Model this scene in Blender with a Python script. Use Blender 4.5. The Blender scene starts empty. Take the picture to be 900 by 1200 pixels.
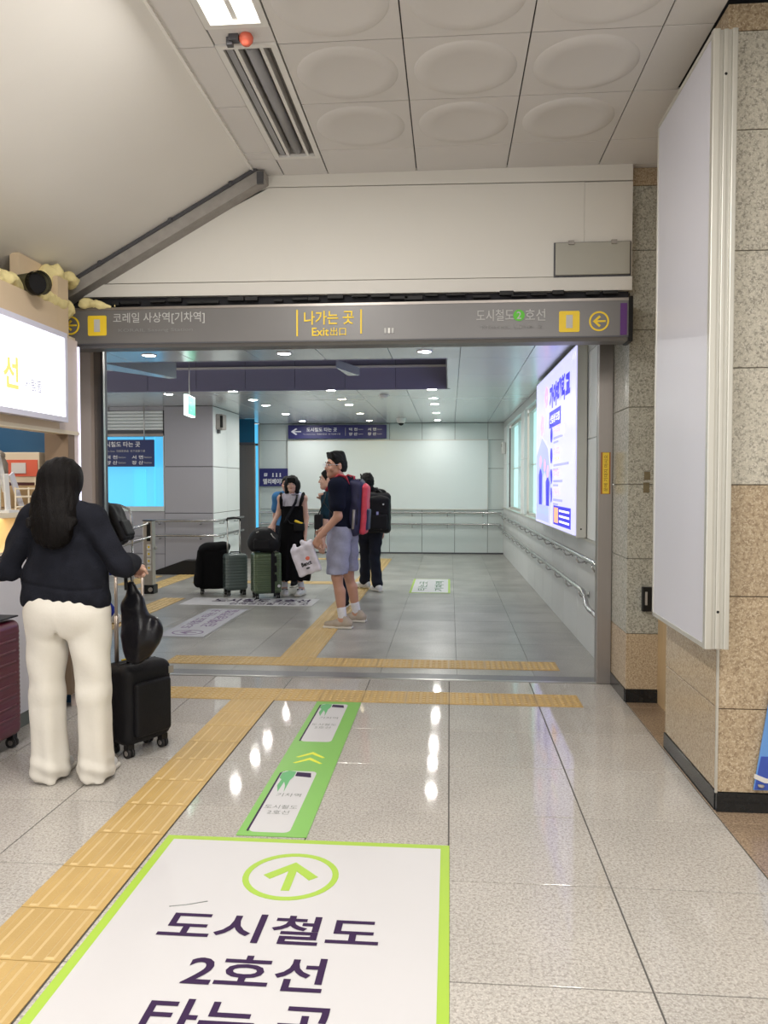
import bpy, bmesh, math, random
import numpy as np
from mathutils import Vector, Matrix

random.seed(7)
# ------------------------------------------------------------------ camera, world, lights, exposure
sc = bpy.context.scene
COL = sc.collection
F = 920.0; EYE = 1.5
YAW = math.atan(77/920); PIT = math.atan(33/920*math.cos(YAW))
cam_d = bpy.data.cameras.new('camera'); cam = bpy.data.objects.new('camera', cam_d); COL.objects.link(cam)
cam.location = (0, 0, EYE); cam.rotation_euler = (math.pi/2-PIT, 0, YAW)
cam_d.sensor_fit = 'VERTICAL'; cam_d.sensor_height = 36; cam_d.lens = 36*F/1200
cam_d.clip_start = 0.05; cam_d.clip_end = 200
sc.camera = cam
vs = sc.view_settings
vs.view_transform = 'Standard'; vs.look = 'None'; vs.gamma = 1; vs.use_curve_mapping = False; vs.exposure = EXPOSURE = 0.9
w = bpy.data.worlds.new('world'); sc.world = w; w.use_nodes = True
w.node_tree.nodes['Background'].inputs[0].default_value = (1.0, 0.97, 0.92, 1)
w.node_tree.nodes['Background'].inputs[1].default_value = 0.75

def area(name, loc, size, power, color, rot=(0, 0, 0), spread=180):
    l = bpy.data.lights.new(name, 'AREA'); l.shape = 'RECTANGLE'; l.size, l.size_y = size
    l.energy = power; l.color = color; l.spread = math.radians(spread)
    o = bpy.data.objects.new(name, l); o.location = loc; o.rotation_euler = rot; COL.objects.link(o); return o
# the hall's fluorescent fixtures (the lit one at the frame's top edge and its row behind the camera)
for i, (x, y, p) in enumerate([(-0.985, 3.02, 26), (-0.97, 0.6, 34), (-0.97, -1.8, 34), (0.9, 0.6, 34), (0.9, -1.8, 34), (-3.4, 0.4, 30)]):
    area('hall_fixture_light', (x, y, 3.585), (0.24, 1.2), p, (1.0, 0.96, 0.9))

# ------------------------------------------------------------------ helpers
W = {}
def obj(name, me, m, parent=None, smooth=False, origin=None):
    """link a mesh (bmesh or mesh in world coords) as one object; shift to the parent's origin when the parent is world-built"""
    if isinstance(me, bmesh.types.BMesh):
        bm = me; me = bpy.data.meshes.new(name); bm.to_mesh(me); bm.free()
    o = bpy.data.objects.new(name, me); COL.objects.link(o)
    if m is not None and not me.materials:
        me.materials.append(m)
    if parent is not None:
        o.parent = parent; org = W.get(parent.name)
        if org is not None: me.transform(Matrix.Translation(-Vector(org)))
        W[o.name] = org
    elif origin is not False:
        n = len(me.vertices); a = np.empty(n*3, 'f'); me.vertices.foreach_get('co', a); a = a.reshape(-1, 3)
        org = origin or tuple(float(v) for v in ((a[:, 0].min()+a[:, 0].max())/2, (a[:, 1].min()+a[:, 1].max())/2, a[:, 2].min()))
        me.transform(Matrix.Translation(-Vector(org))); o.location = org; W[o.name] = org
    if smooth: me.shade_smooth()
    return o
def tag(o, label=None, cat=None, group=None, kind=None):
    if label: o['label'] = label
    if cat: o['category'] = cat
    if group: o['group'] = group
    if kind: o['kind'] = kind
    return o
def thing(name, label, cat, loc=(0, 0, 0), rotz=0, group=None, local=False, kind=None):
    o = bpy.data.objects.new(name, None); COL.objects.link(o); o.empty_display_size = .1
    o.location = loc; o.rotation_euler = (0, 0, rotz)
    tag(o, label, cat, group, kind); W[o.name] = None if local else tuple(loc)
    return o
def struct(name, loc=(0, 0, 0), label=None):
    o = bpy.data.objects.new(name, None); COL.objects.link(o); o.location = loc; o['kind'] = 'structure'
    if label: o['label'] = label
    W[o.name] = tuple(loc); return o
def link_copy(src, loc, parent, rot=None):
    c = src.copy(); COL.objects.link(c); c.parent = parent; c.location = loc
    if rot is not None: c.rotation_euler = rot
    return c
def B(): return bmesh.new()
def bx(bm, c, s, R=None, bevel=0):
    r = bmesh.ops.create_cube(bm, size=1); vs_ = r['verts']
    bmesh.ops.scale(bm, vec=s, verts=vs_)
    if bevel:
        ed = list({e for v in vs_ for e in v.link_edges})
        r2 = bmesh.ops.bevel(bm, geom=ed, offset=bevel, segments=2, affect='EDGES', profile=.6)
        vs_ = list({v for f in r2['faces'] for v in f.verts} | {v for v in vs_ if v.is_valid})
    if R is not None: bmesh.ops.rotate(bm, cent=(0, 0, 0), matrix=R, verts=vs_)
    bmesh.ops.translate(bm, vec=c, verts=vs_)
    return vs_
def bb(bm, x0, x1, y0, y1, z0, z1, bevel=0):
    return bx(bm, ((x0+x1)/2, (y0+y1)/2, (z0+z1)/2), (abs(x1-x0), abs(y1-y0), abs(z1-z0)), bevel=bevel)
def box(name, x0, x1, y0, y1, z0, z1, m, parent=None, bevel=0):
    bm = B(); bb(bm, x0, x1, y0, y1, z0, z1, bevel); return obj(name, bm, m, parent)
def frame_of(d):
    d = Vector(d).normalized(); a = Vector((0, 0, 1)) if abs(d.z) < .9 else Vector((1, 0, 0))
    u = d.cross(a).normalized(); return d, u, d.cross(u).normalized()
def cyl(bm, p0, p1, r0, r1=None, n=12, cap=True):
    r1 = r0 if r1 is None else r1; p0 = Vector(p0); p1 = Vector(p1); d, u, v = frame_of(p1-p0)
    A = [bm.verts.new(p0+(u*math.cos(2*math.pi*i/n)+v*math.sin(2*math.pi*i/n))*r0) for i in range(n)]
    C = [bm.verts.new(p1+(u*math.cos(2*math.pi*i/n)+v*math.sin(2*math.pi*i/n))*r1) for i in range(n)]
    for i in range(n):
        f = bm.faces.new((A[i], A[(i+1) % n], C[(i+1) % n], C[i])); f.smooth = n > 6
    if cap: bm.faces.new(A[::-1]); bm.faces.new(C)
def tube(bm, pts, r, n=10, flat=None):
    pts = [Vector(p) for p in pts]; rings = []; u = None
    for i, p in enumerate(pts):
        d = (pts[min(i+1, len(pts)-1)]-pts[max(i-1, 0)]).normalized()
        if u is None: _, u, v = frame_of(d)
        u = (u-d*u.dot(d)).normalized(); v = d.cross(u)
        rr = r[i] if isinstance(r, (list, tuple)) else r
        rings.append([bm.verts.new(p+(u*math.cos(2*math.pi*k/n)+v*math.sin(2*math.pi*k/n)*(flat or 1))*rr) for k in range(n)])
    for a, b in zip(rings, rings[1:]):
        for k in range(n):
            f = bm.faces.new((a[k], a[(k+1) % n], b[(k+1) % n], b[k])); f.smooth = True
    bm.faces.new(rings[0][::-1]); bm.faces.new(rings[-1])
def lathe(bm, prof, c=(0, 0, 0), n=24, R=None):
    rings = []
    for r, z in prof:
        rings.append([bm.verts.new((math.cos(2*math.pi*k/n)*max(r, 1e-4), math.sin(2*math.pi*k/n)*max(r, 1e-4), z)) for k in range(n)])
    for a, b in zip(rings, rings[1:]):
        for k in range(n):
            f = bm.faces.new((a[k], a[(k+1) % n], b[(k+1) % n], b[k])); f.smooth = True
    vs_ = [v for r_ in rings for v in r_]
    if R is not None: bmesh.ops.rotate(bm, cent=(0, 0, 0), matrix=R, verts=vs_)
    bmesh.ops.translate(bm, vec=c, verts=vs_)
def prism(bm, pts, vec):
    a = [bm.verts.new(p) for p in pts]; b = [bm.verts.new(Vector(p)+Vector(vec)) for p in pts]; n = len(pts)
    bm.faces.new(a[::-1]); bm.faces.new(b)
    for i in range(n): bm.faces.new((a[i], a[(i+1) % n], b[(i+1) % n], b[i]))
    bmesh.ops.recalc_face_normals(bm, faces=bm.faces[:])
def ring2d(c, rx, ry, t, n=40, R=(1, 0, 0), U=(0, 1, 0), h=.003):
    """flat ring of width t in the plane R,U, given a small thickness along the normal"""
    bm = B(); c = Vector(c); R = Vector(R); U = Vector(U); N = R.cross(U).normalized()*h
    L = []
    for k in range(n):
        a = 2*math.pi*k/n; o_ = c+R*rx*math.cos(a)+U*ry*math.sin(a); i_ = c+R*(rx-t)*math.cos(a)+U*(ry-t)*math.sin(a)
        L.append((bm.verts.new(o_), bm.verts.new(i_), bm.verts.new(o_+N), bm.verts.new(i_+N)))
    for k in range(n):
        a, b = L[k], L[(k+1) % n]
        bm.faces.new((a[2], b[2], b[3], a[3])); bm.faces.new((a[0], b[0], b[2], a[2])); bm.faces.new((a[1], a[3], b[3], b[1])); bm.faces.new((a[0], a[1], b[1], b[0]))
    return bm
def poly2d(pts, c, R, U, h=.003, bm=None):
    bm = bm or B(); c = Vector(c); R = Vector(R); U = Vector(U); N = R.cross(U).normalized()*h
    prism(bm, [c+R*x+U*y for x, y in pts], N); return bm

def mat(name, col, rough=.5, metal=0, var=0, vscale=8, bump=0, bscale=60, emit=0, spec=.5, coat=0, col2=None, stretch=None, obj_var=0, sheen=0):
    m = bpy.data.materials.new(name); m.use_nodes = True; nt = m.node_tree; nd = nt.nodes; lk = nt.links; b = nd['Principled BSDF']
    c = tuple(col)+(1,) if len(col) == 3 else col
    b.inputs['Base Color'].default_value = c; b.inputs['Roughness'].default_value = rough; b.inputs['Metallic'].default_value = metal
    b.inputs['Specular IOR Level'].default_value = spec; b.inputs['Coat Weight'].default_value = coat; b.inputs['Coat Roughness'].default_value = .08
    if sheen: b.inputs['Sheen Weight'].default_value = sheen
    if emit:
        b.inputs['Emission Color'].default_value = c; b.inputs['Emission Strength'].default_value = emit
    geo = nd.new('ShaderNodeNewGeometry'); src = geo.outputs['Position']
    if stretch:
        mp = nd.new('ShaderNodeMapping'); mp.inputs['Scale'].default_value = stretch; lk.new(src, mp.inputs['Vector']); src = mp.outputs[0]
    last = None
    if var or col2:
        n = nd.new('ShaderNodeTexNoise'); n.inputs['Scale'].default_value = vscale; n.inputs['Detail'].default_value = 5; lk.new(src, n.inputs['Vector'])
        mx = nd.new('ShaderNodeMix'); mx.data_type = 'RGBA'; lk.new(n.outputs['Fac'], mx.inputs['Factor'])
        mx.inputs['A'].default_value = c; mx.inputs['B'].default_value = (tuple(col2)+(1,)) if col2 else tuple(max(0, v*(1-var)) for v in c[:3])+(1,)
        if not col2: mx.inputs['A'].default_value = tuple(min(1, v*(1+var)) for v in c[:3])+(1,)
        last = mx.outputs['Result']
    if obj_var:
        oi = nd.new('ShaderNodeObjectInfo'); mr = nd.new('ShaderNodeMapRange'); mr.inputs['To Min'].default_value = 1-obj_var; mr.inputs['To Max'].default_value = 1+obj_var
        lk.new(oi.outputs['Random'], mr.inputs['Value'])
        hs = nd.new('ShaderNodeHueSaturation'); hs.inputs['Color'].default_value = c
        if last: lk.new(last, hs.inputs['Color'])
        lk.new(mr.outputs[0], hs.inputs['Value']); last = hs.outputs[0]
    if last: lk.new(last, b.inputs['Base Color'])
    if bump:
        n2 = nd.new('ShaderNodeTexNoise'); n2.inputs['Scale'].default_value = bscale; n2.inputs['Detail'].default_value = 4; lk.new(src, n2.inputs['Vector'])
        bp = nd.new('ShaderNodeBump'); bp.inputs['Strength'].default_value = bump; bp.inputs['Distance'].default_value = .01
        lk.new(n2.outputs['Fac'], bp.inputs['Height']); lk.new(bp.outputs[0], b.inputs['Normal'])
    return m
def granite(name, base, dark, light, rough=.2, scale=70, amount=.5, spec=.5, obj_var=.05, blot=(.93, 1.05)):
    m = bpy.data.materials.new(name); m.use_nodes = True; nt = m.node_tree; nd = nt.nodes; lk = nt.links; b = nd['Principled BSDF']
    geo = nd.new('ShaderNodeNewGeometry')
    n1 = nd.new('ShaderNodeTexNoise'); n1.inputs['Scale'].default_value = scale; n1.inputs['Detail'].default_value = 3; n1.inputs['Roughness'].default_value = .65
    n2 = nd.new('ShaderNodeTexNoise'); n2.inputs['Scale'].default_value = scale*1.7; n2.inputs['Detail'].default_value = 2
    n3 = nd.new('ShaderNodeTexNoise'); n3.inputs['Scale'].default_value = 2.2; n3.inputs['Detail'].default_value = 3
    for n in (n1, n2, n3): lk.new(geo.outputs['Position'], n.inputs['Vector'])
    r1 = nd.new('ShaderNodeValToRGB'); r1.color_ramp.elements[0].position = .36; r1.color_ramp.elements[0].color = (*dark, 1)
    r1.color_ramp.elements[1].position = .36+.16*amount+.06; r1.color_ramp.elements[1].color = (*base, 1)
    lk.new(n1.outputs['Fac'], r1.inputs[0])
    r2 = nd.new('ShaderNodeValToRGB'); r2.color_ramp.elements[0].position = .52; r2.color_ramp.elements[1].position = .66
    r2.color_ramp.elements[0].color = (0, 0, 0, 1); r2.color_ramp.elements[1].color = (1, 1, 1, 1); lk.new(n2.outputs['Fac'], r2.inputs[0])
    mx = nd.new('ShaderNodeMix'); mx.data_type = 'RGBA'; lk.new(r2.outputs[0], mx.inputs['Factor']); lk.new(r1.outputs[0], mx.inputs['A']); mx.inputs['B'].default_value = (*light, 1)
    oi = nd.new('ShaderNodeObjectInfo'); mr = nd.new('ShaderNodeMapRange'); mr.inputs['To Min'].default_value = 1-obj_var; mr.inputs['To Max'].default_value = 1+obj_var
    lk.new(oi.outputs['Random'], mr.inputs['Value'])
    ma = nd.new('ShaderNodeMapRange'); ma.inputs['From Min'].default_value = .3; ma.inputs['From Max'].default_value = .7; ma.inputs['To Min'].default_value = blot[0]; ma.inputs['To Max'].default_value = blot[1]
    lk.new(n3.outputs['Fac'], ma.inputs['Value'])
    mu = nd.new('ShaderNodeMath'); mu.operation = 'MULTIPLY'; lk.new(mr.outputs[0], mu.inputs[0]); lk.new(ma.outputs[0], mu.inputs[1])
    hs = nd.new('ShaderNodeHueSaturation'); lk.new(mx.outputs['Result'], hs.inputs['Color']); lk.new(mu.outputs[0], hs.inputs['Value'])
    lk.new(hs.outputs[0], b.inputs['Base Color']); b.inputs['Roughness'].default_value = rough; b.inputs['Specular IOR Level'].default_value = spec
    return m

M = {}
M['granite_floor'] = granite('granite_floor', (.50, .475, .44), (.33, .305, .28), (.58, .55, .51), .055, 80, 1.1, spec=.25)
M['granite_dark'] = granite('corridor_granite', (.345, .335, .31), (.255, .25, .235), (.40, .39, .36), .28, 60, .8, obj_var=.10, blot=(.74, 1.12))
M['granite_sill'] = mat('dark_sill', (.16, .16, .165), .4, var=.15, vscale=20)
M['granite_brown'] = granite('brown_granite', (.49, .385, .26), (.29, .21, .135), (.60, .50, .36), .22, 75, 1.0)
M['granite_brown_floor'] = granite('brown_floor_granite', (.33, .24, .16), (.19, .13, .09), (.42, .32, .23), .2, 75, .9)
M['granite_cream'] = granite('cream_granite', (.56, .53, .45), (.30, .28, .24), (.66, .62, .54), .22, 75, .8)
M['granite_green'] = granite('green_grey_granite', (.44, .44, .385), (.23, .23, .20), (.55, .54, .48), .25, 70, .9)
M['black_stone'] = mat('black_polished_stone', (.012, .014, .016), .12, var=.3, vscale=40)
M['grout'] = mat('grout', (.10, .095, .09), .9)
M['grout_light'] = mat('pale_grout', (.42, .39, .34), .9)
M['ceil_tile'] = mat('ceiling_tile_plaster', (.66, .64, .63), .85, var=.04, vscale=3, obj_var=.02)
M['white_paint'] = mat('white_paint', (.80, .78, .75), .7, var=.05, vscale=1.5)
M['beam_paint'] = mat('beam_cream_paint', (.72, .70, .655), .55, var=.04, vscale=1.3)
M['trim_grey'] = mat('weathered_grey_trim', (.33, .31, .29), .7, var=.25, vscale=14, stretch=(1, 1, 1))
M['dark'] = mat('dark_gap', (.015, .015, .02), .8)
M['sign_grey'] = mat('sign_grey_steel', (.17, .165, .165), .38, .3, var=.08, vscale=2)
M['sign_grey_dark'] = mat('sign_edge_dark', (.07, .07, .08), .4)
M['yellow'] = mat('sign_yellow', (.85, .60, .03), .5)
M['pale_text'] = mat('sign_pale_text', (.50, .50, .49), .6)
M['faint_text'] = mat('sign_faint_text', (.24, .24, .24), .6)
M['green_disc'] = mat('metro_green', (.10, .50, .03), .5)
M['purple'] = mat('purple_band', (.09, .02, .16), .5)
M['steel'] = mat('brushed_steel', (.50, .48, .46), .28, .9, var=.08, vscale=30, stretch=(1, 1, .05))
M['steel_warm'] = mat('jamb_steel', (.33, .30, .28), .35, .8, var=.1, vscale=20, stretch=(1, 1, .05))
M['rail'] = mat('stainless_rail', (.50, .50, .50), .25, .9)
M['panel_wall'] = mat('grey_metal_wall_panel', (.60, .62, .62), .42, .1, var=.04, vscale=2, obj_var=.03)
M['panel_column'] = mat('lavender_grey_column_panel', (.36, .355, .39), .45, .1, obj_var=.02)
M['panel_back'] = mat('pale_green_grey_wall_panel', (.60, .66, .65), .4, .1, obj_var=.03)
M['panel_white'] = mat('white_panel_and_lit_side', (.78, .82, .82), .4, obj_var=.02)
M['ceil_panel'] = mat('corridor_ceiling_panel', (.62, .65, .66), .24, .5, obj_var=.02)
M['soffit'] = mat('ad_tinted_soffit_panel', (.25, .245, .37), .5, obj_var=.05)  # lavender-grey carries the purple light of the advertising box in its colour
M['joint'] = mat('panel_joint', (.06, .06, .065), .8)
M['board_white'] = mat('white_light_panel', (.60, .60, .67), .35, var=.04, vscale=1.2)
M['banner'] = mat('blank_white_banner', (.76, .82, .82), .55, var=.03, vscale=1.5, bump=.15, bscale=2.2)
M['alu'] = mat('aluminium_frame', (.62, .61, .56), .35, .5, var=.04, vscale=3)
M['tactile'] = mat('yellow_tactile_rubber', (.50, .335, .12), .5, var=.16, vscale=6, obj_var=.06, bump=.1, bscale=150)
M['tactile_dome'] = mat('pale_tactile_edge', (.60, .44, .21), .5)  # paler yellow for bar slopes and dome tops
M['lime'] = mat('lime_green_vinyl', (.36, .55, .055), .45, var=.03, vscale=3)
M['green_vinyl'] = mat('green_vinyl', (.20, .47, .085), .4, var=.04, vscale=3)
M['white_vinyl'] = mat('white_vinyl', (.58, .57, .585), .4, var=.03, vscale=2.5)
M['grey_vinyl'] = mat('lavender_grey_vinyl', (.40, .40, .44), .5, var=.05, vscale=5)
M['plum'] = mat('plum_ink', (.035, .014, .058), .6, spec=.2)
M['plum_light'] = mat('worn_plum_ink', (.20, .13, .24), .6)
M['dark_green_ink'] = mat('dark_green_ink', (.03, .16, .06), .5)
M['mid_green_ink'] = mat('mid_green_ink', (.12, .42, .16), .5)
M['grey_ink'] = mat('grey_ink', (.22, .24, .23), .6)
M['yellow_ink'] = mat('yellow_ink', (.75, .78, .05), .5)
M['black_rubber'] = mat('black_rubber', (.012, .012, .013), .6)
M['black_plastic'] = mat('black_plastic', (.008, .008, .009), .4, spec=.3)
M['kiosk_beige'] = mat('kiosk_beige_board', (.62, .49, .34), .6, var=.06, vscale=3)
M['kiosk_pink'] = mat('kiosk_pinkish_board', (.70, .60, .56), .5, var=.04, vscale=2)
M['kiosk_white'] = mat('kiosk_white_front', (.70, .70, .76), .35)
M['cream'] = mat('cream_laminate', (.75, .66, .50), .45)
M['blue_wall'] = mat('kiosk_blue_wall', (.012, .075, .17), .5, var=.1, vscale=4)
M['foam'] = mat('yellow_expanding_foam', (.74, .64, .32), .8, var=.25, vscale=14, bump=.4, bscale=40)
M['lamp_sign'] = mat('lit_sign_face', (.97, .98, 1.0), .3, emit=.85)
M['lamp_tube'] = mat('lit_fluorescent_tube', (1.0, .97, .90), .3, emit=6)
M['tube_off'] = mat('unlit_fluorescent_tube', (.30, .30, .32), .35)
M['downlight'] = mat('lit_downlight', (1.0, .98, .93), .3, emit=165)
M['downlight_warm'] = mat('lit_warm_downlight', (1.0, .85, .50), .3, emit=45)
M['cyan_glass'] = mat('cyan_lit_window_film', (.10, .55, .90), .25, emit=.42, var=.0)
M['teal_glass'] = mat('teal_lit_window_glass', (.45, .78, .80), .25, emit=.42)
M['navy'] = mat('navy_sign', (.025, .025, .14), .4)
M['navy_flat'] = mat('navy_sign_plain', (.018, .03, .13), .4)
M['white_ink'] = mat('white_ink', (.75, .76, .80), .5)
M['white_plastic'] = mat('white_plastic', (.72, .71, .69), .35)
M['wood'] = mat('pale_wood_board', (.50, .36, .20), .5, var=.15, vscale=5, stretch=(8, 8, 1))
M['green_light'] = mat('lit_exit_green', (.04, .62, .32), .3, emit=.8)
M['green_pale'] = mat('lit_exit_pale', (.8, 1.0, .92), .3, emit=1.6)
M['red_gloss'] = mat('red_lamp_cover', (.75, .16, .10), .25)
M['skin'] = mat('skin', (.50, .27, .19), .5, var=.06, vscale=14)
M['skin_light'] = mat('skin_light', (.62, .38, .29), .5, var=.05, vscale=14)
M['hair'] = mat('dark_hair', (.004, .003, .003), .6, spec=.12, var=.4, vscale=30, bump=.5, bscale=160, stretch=(1, 1, .08))
M['hair_short'] = mat('short_black_hair', (.005, .005, .005), .6, spec=.2, bump=.6, bscale=220)
M['eye'] = mat('eye_white', (.7, .68, .66), .3)
M['pupil'] = mat('dark_brown_iris', (.01, .006, .005), .2)
M['lip'] = mat('lip', (.42, .15, .13), .45)

# ------------------------------------------------------------------ text
_tc = {}
def text_mesh(s, bold=0.0):
    k = (s, bold)
    if k in _tc: return _tc[k]
    cu = bpy.data.curves.new('text', 'FONT'); cu.body = s; cu.offset = bold; cu.resolution_u = 3; cu.fill_mode = 'FRONT'
    o = bpy.data.objects.new('text', cu); COL.objects.link(o)
    me = bpy.data.meshes.new_from_object(o.evaluated_get(bpy.context.evaluated_depsgraph_get()))
    bpy.data.objects.remove(o)
    n = len(me.vertices); a = np.empty(n*3, 'f'); me.vertices.foreach_get('co', a); a = a.reshape(-1, 3)
    _tc[k] = (me, a[:, :2].min(0), a[:, :2].max(0)); return _tc[k]
def text(s, parent, m, c, size, R=(1, 0, 0), U=(0, 0, 1), bold=.0, name='lettering', slant=0, label=None):
    """lettering s fitted to the rectangle size=(w,h) centred at c, reading along R with up U (flat print)"""
    me, lo, hi = text_mesh(s, bold); me = me.copy(); n = len(me.vertices)
    a = np.empty(n*3, 'f'); me.vertices.foreach_get('co', a); a = a.reshape(-1, 3)
    wd = max(hi-lo); u = (a[:, 0]-(lo[0]+hi[0])/2)/max(hi[0]-lo[0], 1e-6)*size[0]; v = (a[:, 1]-(lo[1]+hi[1])/2)/max(hi[1]-lo[1], 1e-6)*size[1]
    P = np.array(c)[None]+np.outer(u+slant*v, np.array(R, float))+np.outer(v, np.array(U, float))
    me.vertices.foreach_set('co', P.astype('f').ravel()); me.update(); me.materials.clear()
    o = obj(name, me, m, parent)
    if label: o['label'] = label
    return o
# ------------------------------------------------------------------ setting: floors
T = .605
def tile_mesh(name, sx, sy, h, m, gap=.003):
    bm = B(); bb(bm, -sx/2+gap, sx/2-gap, -sy/2+gap, sy/2-gap, -h, 0)
    ed = [e for e in bm.edges if all(v.co.z > -1e-4 for v in e.verts)]
    bmesh.ops.bevel(bm, geom=ed, offset=.0015, segments=1, affect='EDGES')
    me = bpy.data.meshes.new(name); bm.to_mesh(me); bm.free(); me.materials.append(m); return me
_tm = {}
def tile(root, name, me, loc):
    o = bpy.data.objects.new(name, me); COL.objects.link(o); o.parent = root; o.location = loc; return o
def piece(root, name, sx, sy, sz, loc, m, bevel=.002, label=None):
    """a box piece centred at loc (world); pieces of one size and material share a mesh"""
    k = (name, round(sx, 3), round(sy, 3), round(sz, 3), m.name)
    if k not in _tm:
        bm = B(); bx(bm, (0, 0, 0), (sx, sy, sz))
        if bevel: bmesh.ops.bevel(bm, geom=bm.edges[:], offset=bevel, segments=1, affect='EDGES')
        me = bpy.data.meshes.new(name); bm.to_mesh(me); bm.free(); me.materials.append(m); _tm[k] = me
    o = bpy.data.objects.new(name, _tm[k]); COL.objects.link(o); o.parent = root
    org = W.get(root.name) or (0, 0, 0); o.location = Vector(loc)-Vector(org)
    if label: o['label'] = label
    return o

fl = struct('floor', (0, 3, 0))
fb = box('grout_bed', -9, 1.21, -3, 5.955, -.06, -.004, M['grout'], fl)
me = tile_mesh('floor_tile', T, T, .02, M['granite_floor'])
for i in range(10):
    for j in range(11):
        x = 1.21-T/2-i*T; y = 5.955-T/2-j*T
        if y < -.7: continue
        tile(fl, 'floor_tile', me, (x, y-3, 0))
fr = struct('floor_brown', (2, 3, 0))
box('grout_bed', 1.21, 4.5, -3, 5.955, -.06, -.004, M['grout'], fr)
me = tile_mesh('floor_tile', T, T, .02, M['granite_brown_floor'])
for i in range(4):
    for j in range(9):
        tile(fr, 'floor_tile', me, (1.21+T/2+i*T-2, 5.955-T/2-j*T-3, 0))
fc = struct('floor_corridor', (-2, 11, 0))
box('grout_bed', -7.5, 1.3, 5.955, 17, -.06, -.004, M['grout'], fc)
me = tile_mesh('floor_tile', T, T, .02, M['granite_dark'], .0012)
for i in range(13):
    for j in range(18):
        x = 1.27-T/2-i*T; y = 6.16+T/2+j*T
        tile(fc, 'floor_tile', me, (x+2, y-11, 0))
box('dark_band', -2.9, 1.25, 6.00, 6.158, -.03, .0, M['granite_sill'], fc)
box('threshold_rail', -2.9, 1.2, 5.957, 5.995, -.03, .004, M['steel'], fc)

# tactile paving
def tactile_meshes():
    out = []
    for kind in (0, 1):
        bm = B(); S = .3
        bb(bm, -S/2+.0015, S/2-.0015, -S/2+.0015, S/2-.0015, 0, .004)
        for f in bm.faces: f.material_index = 0
        n0 = len(bm.faces)
        if kind == 0:   # guide bars along y
            for k in range(4):
                cx = (k-1.5)*.072; w_ = .018
                v = [bm.verts.new(p) for p in ((cx-w_, -.14, .004), (cx+w_, -.14, .004), (cx+w_, .14, .004), (cx-w_, .14, .004),
                     (cx-w_+.007, -.132, .0085), (cx+w_-.007, -.132, .0085), (cx+w_-.007, .132, .0085), (cx-w_+.007, .132, .0085))]
                for q in ((4, 5, 6, 7), (0, 1, 5, 4), (1, 2, 6, 5), (2, 3, 7, 6), (3, 0, 4, 7)):
                    f = bm.faces.new([v[i] for i in q]); f.material_index = 0 if q == (4, 5, 6, 7) else 1
        else:
            for a in range(6):
                for b_ in range(6):
                    cx = (a-2.5)*.048; cy = (b_-2.5)*.048; n = 8
                    r0 = [bm.verts.new((cx+.017*math.cos(2*math.pi*i/n), cy+.017*math.sin(2*math.pi*i/n), .004)) for i in range(n)]
                    r1 = [bm.verts.new((cx+.010*math.cos(2*math.pi*i/n), cy+.010*math.sin(2*math.pi*i/n), .009)) for i in range(n)]
                    for i in range(n): f = bm.faces.new((r0[i], r0[(i+1) % n], r1[(i+1) % n], r1[i])); f.material_index = 0
                    f = bm.faces.new(r1); f.material_index = 1
        me = bpy.data.meshes.new('tactile_tile'); bm.to_mesh(me); bm.free()
        me.materials.append(M['tactile']); me.materials.append(M['tactile_dome']); out.append(me)
    return out
TB, TD = tactile_meshes()
def tactile(label, x0, y0, nx, ny, me, rot=0, s=1.0):
    t = thing('tactile_strip', label, 'tactile paving', (x0, y0, 0))
    for i in range(nx):
        for j in range(ny):
            o = bpy.data.objects.new('tactile_tile', me); COL.objects.link(o); o.parent = t
            o.location = ((i+.5)*.3*s, (j+.5)*.3, .0005); o.rotation_euler = (0, 0, rot); o.scale = (s, 1, 1)
    return t
tactile('yellow dotted warning strip on the pale granite in front of the doorway threshold', -2.40, 5.31, 11, 1, TD)
tactile('yellow dotted warning strip on the dark floor just inside the doorway', -2.38, 6.345, 11, 1, TD, s=.99)
tactile('wide yellow ribbed guide path on the granite beside the big white floor sign', -1.51, -.09, 1, 18, TB)
tactile('long yellow ribbed guide path running down the corridor under the man in shorts', -1.46, 6.65, 1, 30, TB, s=1.05)
tactile('yellow ribbed cross path running left behind the suitcases', -3.9, 11.6, 8, 1, TB, rot=math.pi/2)
tactile('far yellow ribbed cross path close to the back wall', -3.35, 15.35, 7, 1, TB, rot=math.pi/2)
tactile('short yellow guide path on the floor behind the black hanging bag', -3.75, 7.3, 1, 9, TB)
tactile('short yellow guide path near the black skirting of the column', -4.45, 10.8, 1, 6, TB)
tactile('yellow guide path ending at the black skirting left of the steel post', -4.95, 11.2, 1, 4, TB)

# floor stickers
def sticker(name, label, x0, x1, y0, y1, m, z=.0035, border=None, bw=.03, cat='floor sign'):
    t = thing(name, label, cat, ((x0+x1)/2, (y0+y1)/2, 0))
    if border:
        box('border', x0, x1, y0, y1, .0008, z-.0012, border, t)
        box('face', x0+bw, x1-bw, y0+bw, y1-bw, .001, z, m, t)
    else: box('face', x0, x1, y0, y1, .001, z, m, t)
    return t
big = sticker('floor_sign', 'big white floor sign with lime border and purple Korean lettering', -1.19, .003, 1.35, 3.21, M['white_vinyl'], .005, M['lime'], .036)
obj('arrow_ring', ring2d((-.60, 2.905, .0052), .183, .178, .024, R=(1, 0, 0), U=(0, 1, 0), h=.0012), M['lime'], big)
arw = [(-.016, -.11), (.016, -.11), (.016, .035), (.075, -.03), (.105, -.002), (0, .105), (-.105, -.002), (-.075, -.03), (-.016, .035)]
obj('arrow', poly2d(arw, (-.60, 2.905, .0052), (1, 0, 0), (0, 1, 0), .0012), M['lime'], big)
XY = dict(R=(1, 0, 0), U=(0, 1, 0))
text('도시철도', big, M['plum'], (-.598, 2.545, .0065), (.74, .17), bold=.0165, **XY)
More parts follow.
